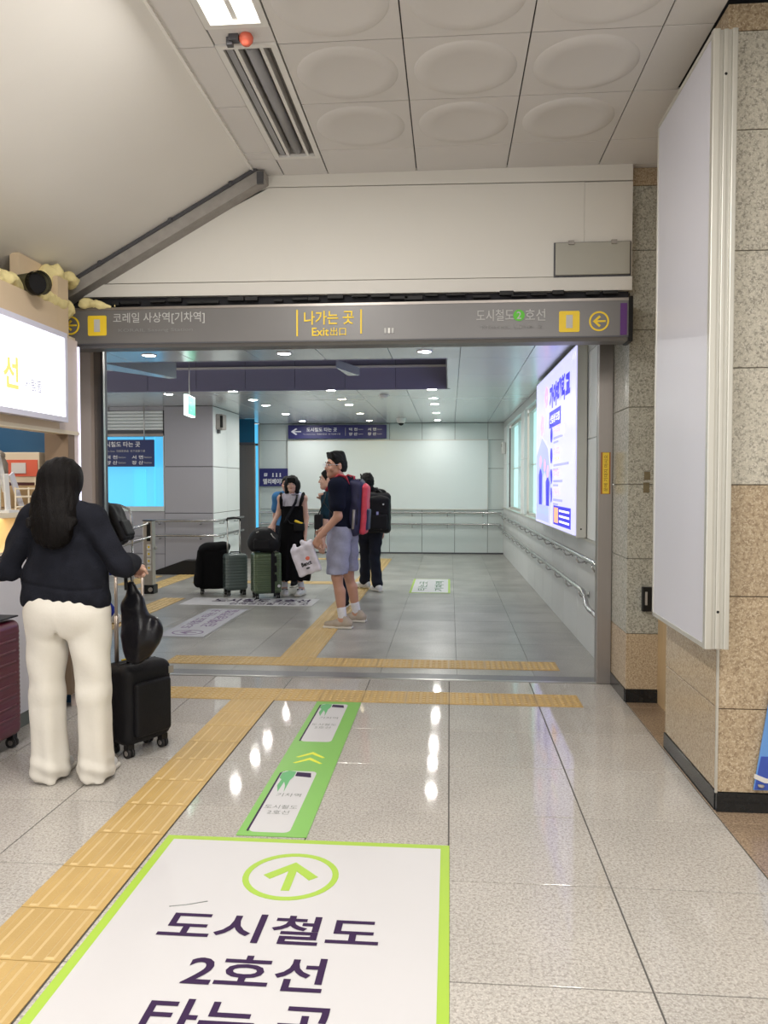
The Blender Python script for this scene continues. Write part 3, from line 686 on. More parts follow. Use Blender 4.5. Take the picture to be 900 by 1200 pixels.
# advertising light box
ad = thing('advertising_light_box', 'large lit advertising box with blue Korean title on the right corridor wall', 'light box', (1.25, 6.0, 1.0), .0101, local=True)
AF = mat('lit_poster_face', (.60, .60, .98), .3, emit=.50, col2=None)
FZ = 1.0
def ab(name, x0, x1, y0, y1, z0, z1, m): return box(name, x0, x1, y0, y1, z0-FZ, z1-FZ, m, ad)
ab('housing', -.092, -.003, 1.24, 4.24, 1.01, 2.77, M['alu'])
ab('lit_face', -.102, -.091, 1.26, 4.22, 1.03, 2.75, AF)
NB = mat('lit_print_blue', (.03, .02, .62), .4, emit=.5); NP = mat('lit_print_pink', (.95, .45, .62), .4, emit=.5); NG = mat('lit_print_grey', (.36, .36, .66), .4, emit=.5)
NC = mat('lit_print_cyan', (.20, .62, .95), .4, emit=.5); NO = mat('lit_print_orange', (1.0, .45, .25), .4, emit=.5); NY = mat('lit_print_lime', (.70, .88, .2), .4, emit=.5); NW = mat('lit_print_white', (.9, .9, 1.0), .4, emit=.75); NLL = mat('lit_print_pale_lilac', (.46, .50, .92), .4, emit=.42); NC2 = mat('lit_print_soft_blue', (.34, .44, .92), .4, emit=.42); NL = mat('lit_print_lilac', (.50, .50, .93), .4, emit=.6)
AR = dict(R=(0, -1, 0), U=(0, 0, 1))
def ap(pts, m, name='print', d=.0): obj(name, poly2d([(-(y-6), z-FZ) for y, z in pts], (-.1035-d, 0, 0), (0, -1, 0), (0, 0, 1), .0015), m, ad)
def ar(y0, y1, z0, z1, m, name='print', d=0): ap([(y1, z0), (y0, z0), (y0, z1), (y1, z1)], m, name, d)
text('가야대학교', ad, NB, (-.106, 2.27, 2.46-FZ), (1.42, .26), bold=.06, **AR)
ar(8.15, 9.0, 2.12, 2.30, NB); text('신입생 모집', ad, NW, (-.107, 2.57, 2.21-FZ), (.7, .09), bold=.02, **AR)
text('2024', ad, NL, (-.106, 1.4, 2.68-FZ), (.22, .05), **AR)
ar(7.65, 7.85, 2.13, 2.22, NW); ar(7.95, 8.08, 2.0, 2.09, NW)
for i, z in enumerate((2.07, 1.84, 1.61, 1.41)):
    bm = B(); cyl(bm, (-.1035, 2.82, z-FZ-.03), (-.105, 2.82, z-FZ-.03), .085, n=20); obj('print', bm, NB, ad)
    text(('수시모집', '정시모집', '장학금', '기숙사')[i], ad, NP, (-.105, 2.42, z-FZ+.01), (.42, .075), bold=.03, **AR)
    if i == 1: text('전액지원', ad, NY, (-.105, 2.42, z-FZ-.08), (.42, .06), bold=.03, **AR)
    zz = z-.08-(.06 if i == 1 else 0)
    ar(7.62 if i == 1 else 8.0, 8.65, zz-.012, zz+.012, NG); ar(8.3, 8.65, zz-.055, zz-.035, NG)
ar(7.48, 8.62, 1.07, 1.27, NB, d=.0); ar(8.28, 8.56, 1.09, 1.25, NO, d=.001)
for z in (1.225, 1.17, 1.115): ar(7.56, 8.2, z-.01, z+.01, NW, d=.001)
ar(8.95, 10.05, 1.14, 1.22, NC)
ap([(10.15, 1.06), (8.85, 1.06), (8.8, 1.5), (9.1, 1.9), (9.6, 2.05), (10.15, 1.85)], NLL)
ap([(9.9, 1.28), (9.0, 1.28), (8.95, 1.62), (9.3, 1.8), (9.8, 1.72)], NC2, d=.0006)
ap([(8.98, 1.05), (8.82, 1.05), (8.95, 1.5), (9.08, 1.55)], NL, d=.0004)
for cy_, cz_ in ((9.25, 2.50), (9.62, 2.2)):
    for k in range(5):
        a = 2*math.pi*k/5; bm = B(); cyl(bm, (-.1035, cy_-6+.085*math.cos(a), cz_-FZ+.075*math.sin(a)), (-.105, cy_-6+.085*math.cos(a), cz_-FZ+.075*math.sin(a)), .055, n=14); obj('print', bm, NP, ad)
for cy_, s_, m1, m2 in ((9.75, 1.0, NB, NP), (9.35, .9, NL, NP), (9.1, .75, NB, NP)):   # printed silhouettes of students
    ap([(cy_+.13, 1.25), (cy_-.13, 1.25), (cy_-.16, 1.25+.36*s_), (cy_-.05, 1.25+.43*s_), (cy_+.05, 1.25+.43*s_), (cy_+.16, 1.25+.36*s_)], m1, d=.0014)
    bm = B(); cyl(bm, (-.1035, cy_-6, 1.25+.52*s_-FZ), (-.106, cy_-6, 1.25+.52*s_-FZ), .075, n=16); obj('print', bm, m2, ad)
bm = B(); cyl(bm, (-.05, 1.239, .09), (-.05, 1.234, .09), .008); obj('lock', bm, M['black_plastic'], ad)
t = thing('sticker', 'small blue pictogram sticker on the white wall panel beside the light box', 'sticker', (1.24, 6.72, 1.2)); box('face', 1.236, 1.238, 6.66, 6.79, 1.26, 1.47, M['white_plastic'], t)
bm = B(); cyl(bm, (1.236, 6.72, 1.365), (1.234, 6.72, 1.365), .055, n=18); obj('roundel', bm, mat('sticker_blue', (.05, .12, .35), .5), t)

# back wall
bk = struct('wall_back', (-1.5, 16.9, 0)); YK = 16.86
box('wall_core', -4.14, 1.3, YK+.02, YK+.12, 0, CC+.05, M['joint'], bk)
xb = [1.16, .807]+[.807-.70*k for k in range(1, 8)]; xb[-1] = -4.14
for a, b_ in zip(xb, xb[1:]):
    for z0, z1 in ((0, .95), (.95, 1.83), (1.83, 2.44), (2.44, CC)):
        piece(bk, 'wall_panel', a-b_-.008, .022, z1-z0-.008, ((a+b_)/2, YK+.011, (z0+z1)/2), M['panel_back'])
t = thing('banner_board', 'wide blank pale board filling the middle of the back wall', 'board', (-1.35, 16.83, .95))
box('sheet', -3.50, .80, 16.82, 16.85, .96, 2.43, M['banner'], t)
bm = B(); bb(bm, -3.51, .81, 16.81, 16.855, .945, .965); bb(bm, -3.51, .81, 16.81, 16.855, 2.425, 2.445); bb(bm, -3.515, -3.50, 16.81, 16.855, .945, 2.445); bb(bm, .80, .812, 16.81, 16.855, .945, 2.445); obj('frame', bm, M['alu'], t)
def metro_text(t, x0, x1, z0, z1, y, arrow=True):
    w_ = x1-x0; h_ = z1-z0; X = lambda f: x0+w_*f; Z = lambda f: z0+h_*f
    if arrow: obj('arrow', poly2d([(-b2*.11, a2*.075) for a2, b2 in ar2], (X(.08), y, Z(.52)), (1, 0, 0), (0, 0, 1), .003), M['white_ink'], t)
    q = dict(R=(1, 0, 0), U=(0, 0, 1))
    if arrow:
        text('도시철도 타는 곳', t, M['white_ink'], (X(.345), y-.002, Z(.66)), (w_*.31, h_*.30), bold=.02, **q)
        text('To metro lines  地鐵乘車處  地下鉄乗り場', t, M['pale_text'], (X(.345), y-.002, Z(.33)), (w_*.38, h_*.13), **q)
        box('divider', X(.585), X(.588), y-.003, y, Z(.2), Z(.8), M['pale_text'], t)
        for a, b_, s1_, s2_ in ((.63, .72, '덕 천', '양 산'), (.82, .91, '서 면', '장 산')):
            for s_, zf in ((s1_, .67), (s2_, .33)):
                text(s_, t, M['white_ink'], (X((a+b_)/2-.01), y-.002, Z(zf)), (w_*.085, h_*.22), bold=.02, **q)
                text('Station', t, M['pale_text'], (X(b_+.02), y-.002, Z(zf)), (w_*.05, h_*.10), **q)
    else:
        text('도시철도 타는 곳', t, M['white_ink'], (X(.38), y-.002, Z(.83)), (w_*.74, h_*.20), bold=.02, **q)
        text('To metro lines  地鐵乘車處  地下鉄乗り場', t, M['pale_text'], (X(.42), y-.002, Z(.58)), (w_*.84, h_*.09), **q)
        box('divider', X(.04), X(.047), y-.003, y, Z(.1), Z(.45), M['pale_text'], t)
        for a, s1_, s2_ in ((.22, '덕 천', '양 산'), (.7, '서 면', '장 산')):
            for s_, zf in ((s1_, .35), (s2_, .15)):
                text(s_, t, M['white_ink'], (X(a), y-.002, Z(zf)), (w_*.21, h_*.14), bold=.02, **q)
                text('Station', t, M['pale_text'], (X(a+.19), y-.002, Z(zf)), (w_*.14, h_*.07), **q)
t = thing('direction_sign', 'navy direction sign with white arrow mounted high on the back wall', 'sign', (-2.4, 16.8, 2.48))
box('board', -3.48, -1.352, 16.76, 16.84, 2.475, 2.765, M['navy'], t); metro_text(t, -3.48, -1.352, 2.475, 2.765, 16.757)
t = thing('elevator_sign', 'navy elevator sign with lift pictogram on the back wall beside the woman in black', 'sign', (-3.8, 16.8, 1.44))
box('board', -4.12, -3.50, 16.78, 16.84, 1.45, 1.835, M['navy'], t)
obj('lift_pictogram', ring2d((-3.98, 16.778, 1.70), .05, .045, .014, n=4, R=(.7071, 0, .7071), U=(-.7071, 0, .7071)), M['white_ink'], t)
for k in (-1, 0, 1): box('pictogram_figure', -3.98+k*.022-.006, -3.98+k*.022+.006, 16.774, 16.778, 1.675, 1.715, M['white_ink'], t)
for k, x in enumerate((-3.82, -3.74, -3.66)): obj('pictogram_figure', poly2d([(-.02, 0), (.02, 0), (.008, .04), (.015, .07), (0, .085), (-.015, .07), (-.008, .04)], (x, 16.778, 1.655), (1, 0, 0), (0, 0, 1), .003), M['white_ink'], t)
text('엘리베이터', t, M['white_ink'], (-3.80, 16.776, 1.555), (.48, .12), bold=.03, R=(1, 0, 0), U=(0, 0, 1))
for z, lab in ((.885, 'upper handrail running across the back wall'), (.64, 'lower handrail running across the back wall')):
    t = thing('handrail', lab, 'handrail', (-1.5, 16.8, z), 0, 'back wall handrails')
    bm = B(); tube(bm, [(-4.1, 16.76, z), (.95, 16.76, z), (1.03, 16.70, z), (1.06, 16.6, z), (1.06, 16.4, z-.0)], .02, 10); obj('rail', bm, M['rail'], t)
    for k in range(7):
        x = -3.8+k*.75; bm = B(); tube(bm, [(x, 16.76, z-.015), (x, 16.765, z-.06), (x, 16.79, z-.075), (x, 16.855, z-.06)], .01, 6); obj('bracket', bm, M['rail'], t)
t = thing('intercom', 'small white box on the right wall next to the back corner', 'intercom', (1.12, 16.4, 2.0)); box('case', 1.07, 1.14, 16.3, 16.5, 2.12, 2.36, M['white_plastic'], t, .01); box('grille', 1.066, 1.07, 16.34, 16.46, 2.26, 2.33, M['trim_grey'], t)
box('baseboard_back', -4.14, 1.16, YK-.01, YK, 0, .03, M['sign_grey_dark'])['kind'] = 'structure'

# column, left wall with shutter and cyan window
cl = struct('pillar_corridor', (-4.36, 13.6, 0))
box('core', -4.765, -3.96, 12.87, 14.5, 0, CC+.02, M['joint'], cl)
for z0, z1 in ((0, 1.01), (1.01, 1.79), (1.79, CC)):
    piece(cl, 'wall_panel', .83, .02, z1-z0-.01, (-4.36, 12.86, (z0+z1)/2), M['panel_column'])
    for a, b_ in ((12.87, 13.68), (13.68, 14.5)): piece(cl, 'wall_panel', .02, b_-a-.008, z1-z0-.01, (-3.95, (a+b_)/2, (z0+z1)/2), M['panel_white'])  # side panels painted white for the light falling on this face
lw = struct('wall_corridor_left', (-6, 12.9, 0))
box('core', -7.5, -4.78, 12.88, 12.96, 0, 1.05, M['joint'], lw); box('core', -7.5, -4.78, 12.88, 12.96, 2.3, CC, M['joint'], lw)
for k in range(4):
    x1 = -4.785-k*.95
    for z0, z1 in ((0, .32), (.32, .62), (.62, 1.04)): piece(lw, 'wall_panel', .94, .02, z1-z0-.008, (x1-.47, 12.87, (z0+z1)/2), M['panel_column'])
    piece(lw, 'wall_panel', .94, .02, .065, (x1-.47, 12.87, 2.768), M['panel_column'])
w4 = struct('window_4', (-6, 12.9, 1.1))
box('pane', -7.5, -4.79, 12.98, 12.99, 1.12, 2.31, M['cyan_glass'], w4)
CD = mat('cyan_shape_behind_film', (.07, .44, .74), .4, emit=.7)
for q in ((-5.35, -5.15, 1.12, 1.75), (-5.0, -4.985, 1.12, 2.31)): box('mullion', q[0], q[1], 12.965, 12.985, q[2], q[3], CD, w4)
box('window_sill', -7.5, -4.785, 12.84, 12.98, 1.04, 1.12, M['panel_back'], w4); box('window_frame', -4.80, -4.785, 12.86, 12.98, 1.12, 2.31, M['panel_back'], w4)
t = thing('roller_shutter', 'half-open pale roller shutter above the cyan window at the left', 'shutter', (-6.1, 12.9, 2.38))
for k in range(6):
    bm = B(); z = 2.40+k*.056; prism(bm, [(-7.4, 12.875, z), (-7.4, 12.85, z+.012), (-7.4, 12.85, z+.040), (-7.4, 12.875, z+.052)], (2.6, 0, 0)); obj('slat', bm, M['panel_white'], t)
box('bottom_bar', -7.4, -4.8, 12.845, 12.88, 2.345, 2.395, M['sign_grey_dark'], t); box('header_gap', -7.4, -4.8, 12.87, 12.89, 2.30, 2.35, M['steel_warm'], t)
t = thing('direction_sign', 'navy direction sign in front of the cyan window at the left', 'sign', (-5.5, 12.8, 1.79))
box('board', -6.05, -4.93, 12.78, 12.82, 1.79, 2.24, M['navy_flat'], t); metro_text(t, -5.86, -4.93, 1.79, 2.24, 12.777, False)
bm = B()
for x in (-5.8, -5.1): cyl(bm, (x, 12.8, 2.24), (x, 12.8, 2.8), .01)
obj('hanger', bm, M['steel'], t)
tag(obj('black_skirting', (lambda b_: (prism(b_, [(-5.05, 12.6, 0), (-4.38, 12.6, .235), (-3.85, 12.6, .235), (-3.85, 12.6, 0)], (0, .24, 0)), b_)[1])(B()), M['black_plastic']), 'black sloping skirting along the foot of the corridor column', 'skirting')
for z, lab in ((.885, 'upper handrail along the front of the corridor column'), (.64, 'lower handrail along the front of the corridor column')):
    t = thing('handrail', lab, 'handrail', (-4.6, 12.77, z), 0, 'column handrails')
    bm = B(); tube(bm, [(-5.6, 12.6, z-.22), (-5.05, 12.72, z-.06), (-4.93, 12.77, z-.01), (-4.85, 12.77, z), (-3.95, 12.77, z), (-3.87, 12.80, z), (-3.86, 12.9, z), (-3.86, 14.45, z)], .022, 10); obj('rail', bm, M['rail'], t)
    for x in (-4.85, -4.15):
        bm = B(); tube(bm, [(x, 12.77, z-.015), (x, 12.78, z-.06), (x, 12.85, z-.06)], .011, 6); obj('bracket', bm, M['rail'], t)
    for y in (13.2, 14.1):
        bm = B(); tube(bm, [(-3.86, y, z-.015), (-3.87, y, z-.06), (-3.94, y, z-.06)], .011, 6); obj('bracket', bm, M['rail'], t)
t = thing('wall_speaker', 'dark wall-mounted speaker high on the lit white side of the column', 'speaker', (-3.9, 13.1, 2.4))
box('case', -3.94, -3.82, 13.0, 13.25, 2.42, 2.68, M['trim_grey'], t, .02); box('grille', -3.86, -3.815, 12.995, 13.02, 2.45, 2.65, M['black_plastic'], t); box('bracket', -3.94, -3.90, 13.08, 13.16, 2.36, 2.44, M['sign_grey_dark'], t)
el = struct('wall_elevator', (-4.3, 15.6, 0))
box('steel_panel', -4.9, -3.90, 15.5, 15.58, 0, 2.3, M['steel_warm'], el)
box('glass_top', -4.9, -3.90, 15.5, 15.52, 2.32, CC, mat('dark_blue_glass', (.02, .12, .22), .1, emit=.0, spec=.8), el)
box('transom', -4.9, -3.9, 15.48, 15.55, 2.28, 2.33, M['sign_grey_dark'], el)
w5 = struct('window_5', (-4.3, 16.7, 0)); box('pane', -5.4, -4.15, 16.84, 16.86, 0.3, CC, M['cyan_glass'], w5); box('window_frame', -4.15, -4.12, 16.8, 16.88, 0, CC, M['alu'], w5); box('transom', -5.4, -4.15, 16.82, 16.85, 2.33, 2.38, M['sign_grey_dark'], w5)

t = thing('exit_sign', 'green lit exit sign hanging edge-on from the corridor ceiling', 'exit sign', (-3.2, 9.5, 2.34))
R_ = Matrix.Rotation(math.radians(6), 3, 'Z')
bm = B(); bx(bm, (-3.205, 9.5, 2.46), (.05, .40, .25), R=R_, bevel=.004); obj('case', bm, M['green_pale'], t)
bm = B(); bx(bm, (-3.176, 9.497, 2.46), (.006, .37, .22), R=R_); obj('lit_face', bm, M['green_light'], t)
bm = B(); cyl(bm, (-3.205, 9.5, 2.58), (-3.205, 9.5, 3.3), .005); obj('hanger', bm, M['steel'], t)
bm = B(); R2 = R_
obj('pictogram_figure', poly2d([(-.03, -.07), (0, -.02), (.03, -.07), (.015, 0), (.03, .04), (0, .07), (-.03, .04), (-.01, 0)], (-3.172, 9.42, 2.46), (.10, .99, 0), (0, 0, 1), .002), M['green_pale'], t)

t = thing('guide_post', 'steel guide post with black display and four round stickers near the cyan window', 'post', (-4.1, 10.45, 0))
box('body', -4.17, -4.04, 10.38, 10.50, .10, 1.0, M['steel'], t, .006); box('base', -4.185, -4.02, 10.36, 10.52, 0, .12, M['black_plastic'], t, .008)
box('display', -4.115, -4.065, 10.374, 10.382, .72, .97, M['black_plastic'], t); box('top_cap', -4.175, -4.035, 10.375, 10.505, .99, 1.01, M['sign_grey_dark'], t)
for k in range(4):
    z = .64-k*.095; st = box('sticker', -4.115, -4.06, 10.376, 10.381, z-.038, z+.038, M['white_plastic'], t); bm = B(); cyl(bm, (-4.088, 10.375, z), (-4.088, 10.373, z), .016, n=12); obj('dot', bm, M['yellow'], st) if False else obj('sticker_dot', bm, M['yellow'], t)
bm = B(); cyl(bm, (-4.03, 10.45, .62), (-4.005, 10.45, .62), .02); cyl(bm, (-4.06, 10.355, .06), (-4.06, 10.34, .06), .03); obj('knob', bm, M['steel'], t)
t = thing('curved_railing', 'bent steel guard rail behind the person with the blue shirt', 'railing', (-4.15, 9.8, 0))
bm = B(); tube(bm, [(-4.45, 9.6, 1.22), (-4.2, 9.7, 1.23), (-4.08, 9.72, 1.18), (-4.05, 9.72, 1.05), (-4.05, 9.72, .7)], .016, 8); tube(bm, [(-4.6, 9.7, .86), (-4.2, 9.9, .88), (-3.98, 10.1, .98)], .014, 8); tube(bm, [(-4.6, 9.7, .68), (-4.2, 9.9, .72), (-3.95, 10.1, .80)], .014, 8)
tube(bm, [(-4.6, 9.72, .42), (-4.05, 9.72, .42)], .014, 8); cyl(bm, (-4.05, 9.72, 0), (-4.05, 9.72, .7), .016); cyl(bm, (-4.6, 9.72, 0), (-4.6, 9.72, 1.2), .016); obj('rail', bm, M['rail'], t)

# ------------------------------------------------------------------ kiosk (left)
ks = thing('kiosk', 'beige shop kiosk with open serving front at the left, beside the doorway', 'kiosk', (-3.2, 4, 0))
box('fascia', -2.57, -2.50, 2.3, 4.87, 1.84, 2.64, M['kiosk_beige'], ks); 
box('fascia_end', -2.57, -2.50, 4.872, 5.01, 2.46, 2.83, M['kiosk_beige'], ks); box('fascia_end', -2.57, -2.50, 4.872, 5.127, 1.84, 2.458, M['kiosk_pink'], ks)
box('side_board', -2.66, -2.60, 4.6, 5.0, 2.5, 2.9, M['kiosk_beige'], ks)
box('corner_post', -2.66, -2.50, 4.98, 5.07, .1, 1.84, mat('kiosk_brown', (.20, .14, .09), .6), ks); box('corner_panel', -2.55, -2.50, 5.072, 5.127, 0, 1.84, M['kiosk_pink'], ks)
box('light_strip', -2.50, -2.49, 5.128, 5.138, 0.2, 2.42, mat('lit_edge_strip', (.75, .75, 1.0), .3, emit=.9), ks)
box('lower_trim', -2.58, -2.49, 2.3, 5.12, 1.825, 1.85, M['cream'], ks)
box('end_wall', -4.6, -2.52, 5.14, 5.20, 0, 2.42, M['blue_wall'], ks); box('back_wall', -4.66, -4.6, 2.3, 5.26, 0, 2.6, M['blue_wall'], ks); box('roof', -4.66, -2.57, 2.3, 5.26, 2.45, 2.5, M['cream'], ks)
box('near_wall', -4.66, -2.57, 2.25, 2.3, 0, 2.6, M['kiosk_beige'], ks)
ct = thing('counter', 'white fronted serving counter with lit display shelf inside the kiosk', 'counter', (-2.9, 3.8, 0))
box('front_panel', -2.66, -2.62, 2.32, 5.08, .09, 1.08, M['kiosk_white'], ct); box('carcass', -3.2, -2.66, 2.32, 5.08, .0, 1.08, M['cream'], ct); box('kick_board', -2.67, -2.625, 2.32, 5.08, 0, .09, mat('kick_grey_green', (.14, .16, .15), .6), ct)
box('shelf_board', -3.2, -2.6, 2.32, 5.08, 1.081, 1.10, M['cream'], ct); box('top', -3.2, -2.58, 2.32, 5.08, 1.30, 1.33, M['cream'], ct)
for y in (2.34, 2.9, 3.5, 4.0, 4.28, 4.55, 5.06): box('divider', -3.18, -2.62, y-.008, y+.008, 1.10, 1.30, M['cream'], ct)
box('back_board', -3.2, -3.18, 2.32, 5.08, 1.1, 1.3, M['cream'], ct)
area('kiosk_shelf_light', (-2.85, 4.3, 1.29), (.3, 1.2), 2.2, (1.0, .72, .35))
area('kiosk_ceiling_light', (-3.3, 4.2, 2.42), (.6, 1.6), 12, (1.0, .92, .85))
sb = thing('kiosk_light_sign', 'bright white illuminated shop sign with orange lettering on the kiosk fascia', 'sign', (-2.46, 4, 1.9))
bm = B()
for q in ((2.6, 4.86, 2.425, 2.458), (2.6, 4.86, 1.893, 1.925), (2.6, 2.63, 1.925, 2.425), (4.83, 4.86, 1.925, 2.425)): bb(bm, -2.50, -2.435, *q)
obj('frame', bm, mat('pale_lavender_frame', (.66, .66, .80), .4), sb); box('lit_face', -2.50, -2.445, 2.63, 4.83, 1.925, 2.425, M['lamp_sign'], sb)
KT = dict(R=(0, 1, 0), U=(0, 0, 1))
text('선', sb, mat('pale_orange_print', (.98, .62, .18), .5, emit=.35), (-2.4435, 4.22, 2.125), (.155, .18), bold=.03, **KT)
text('사람들', sb, mat('pale_lavender_print', (.30, .30, .44), .5, emit=.18), (-2.4435, 4.46, 2.08), (.19, .07), bold=.01, **KT)
# pipe
t = thing('vent_pipe', 'short olive pipe with a black mouth sticking out of the foam above the kiosk', 'pipe', (-2.5, 4.6, 2.6))
p0, p1 = Vector((-2.66, 4.66, 2.71)), Vector((-2.43, 4.51, 2.69))
bm = B(); cyl(bm, p0, p1, .066, n=24, cap=False); cyl(bm, p1, p1+(p1-p0).normalized()*.012, .070, n=24, cap=False); bmesh.ops.solidify(bm, geom=bm.faces[:], thickness=.006); obj('pipe_wall', bm, mat('olive_plastic', (.30, .28, .18), .5), t)
bm = B(); cyl(bm, p0, p0+(p1-p0)*.93, .058, n=24); obj('dark_mouth', bm, M['black_plastic'], t)
bm = B(); cyl(bm, p1-(p1-p0)*.1+Vector((0, 0, 0)), p1+(p1-p0).normalized()*.02, .071, n=24, cap=False); bmesh.ops.solidify(bm, geom=bm.faces[:], thickness=.009); obj('rim', bm, M['black_plastic'], t)
# goods on the kiosk counter
G_ = 'goods on the kiosk counter'
t = thing('product_box', 'cream and red product box standing against the blue kiosk wall', 'box', (-2.78, 5.0, 1.33), 0, G_); R_ = Matrix.Rotation(.2, 3, 'Z')
bm = B(); bx(bm, (-2.86, 5.08, 1.60), (.30, .16, .22), R=None, bevel=.004); obj('carton', bm, M['cream'], t); box('red_band', -3.0, -2.72, 4.996, 4.999, 1.55, 1.66, M['red_gloss'], t); box('riser', -3.02, -2.70, 5.0, 5.18, 1.33, 1.49, M['wood'], t)
box('white_patch', -2.90, -2.80, 4.992, 4.995, 1.57, 1.64, M['white_plastic'], t)
t = thing('display_board', 'tall white product board with purple print at the frame edge', 'display', (-2.66, 4.25, 1.33), 0, G_)
bm = B(); prism(bm, [(-2.72, 4.18, 1.33), (-2.64, 4.36, 1.33), (-2.64, 4.36, 1.72), (-2.66, 4.33, 1.77), (-2.72, 4.18, 1.77)], (-.02, .01, 0)); obj('board', bm, M['white_plastic'], t)
bm = B(); bx(bm, (-2.66, 4.30, 1.67), (.004, .05, .012)); bx(bm, (-2.66, 4.30, 1.60), (.004, .05, .006)); obj('print', bm, M['plum_light'], t)
t = thing('phone_case', 'white product with a black band lying against the display board', 'product', (-2.62, 4.3, 1.33), 0, G_)
bm = B(); bx(bm, (-2.615, 4.33, 1.48), (.02, .09, .26), R=Matrix.Rotation(.0, 3, 'X'), bevel=.009); obj('body', bm, M['white_plastic'], t); box('black_band', -2.604, -2.60, 4.31, 4.35, 1.46, 1.56, M['black_plastic'], t)
for k, (y, z, a) in enumerate(((4.50, 1.58, -.35), (4.62, 1.45, -.5), (4.46, 1.43, -.1))):
    t = thing('price_stand', ('leaning white board above the wire shelf', 'leaning lavender white board lower on the counter', 'upright white frame behind the leaning boards')[k], 'display', (-2.66, y, 1.33), 0, G_)
    bm = B(); bx(bm, (0, 0, 0), (.012, .05, .26), R=Matrix.Rotation(a*-1, 3, 'X'), bevel=.004); bmesh.ops.translate(bm, vec=(-2.68+.03*k, y, z), verts=bm.verts[:]); obj('board', bm, M['white_plastic'] if k != 1 else M['board_white'], t)
    box('foot', -2.74+.03*k, -2.64+.03*k, y-.05, y+.06, 1.33, 1.345, M['white_plastic'], t)
t = thing('glass_jar', 'grey lidded jar on the dark shelf in front of the blue wall', 'jar', (-2.85, 4.78, 1.33), 0, G_)
bm = B(); lathe(bm, [(0, 0), (.05, 0), (.055, .02), (.055, .12), (.04, .15), (.035, .155), (.04, .16), (.04, .18), (.02, .2), (0, .21)], (-2.86, 4.78, 1.51), 20); obj('jar_body', bm, M['trim_grey'], t); box('dark_shelf', -2.98, -2.70, 4.55, 4.92, 1.49, 1.51, mat('maroon_shelf', (.08, .02, .02), .5), t); box('shelf_leg', -2.96, -2.90, 4.6, 4.65, 1.33, 1.49, M['wood'], t)
t = thing('wire_rack', 'cream wire rack holding small goods on the counter', 'rack', (-2.7, 4.75, 1.33), 0, G_)
bm = B()
for z in (1.36, 1.42, 1.47):
    tube(bm, [(-2.62, 4.55, z), (-2.62, 4.98, z)], .005, 6); tube(bm, [(-2.85, 4.98, z), (-2.62, 4.98, z)], .005, 6)
for y in (4.55, 4.7, 4.85, 4.98): cyl(bm, (-2.62, y, 1.33), (-2.62, y, 1.48), .005, n=6)
obj('wire', bm, M['cream'], t); box('tray', -2.9, -2.6, 4.55, 4.98, 1.331, 1.35, M['wood'], t)
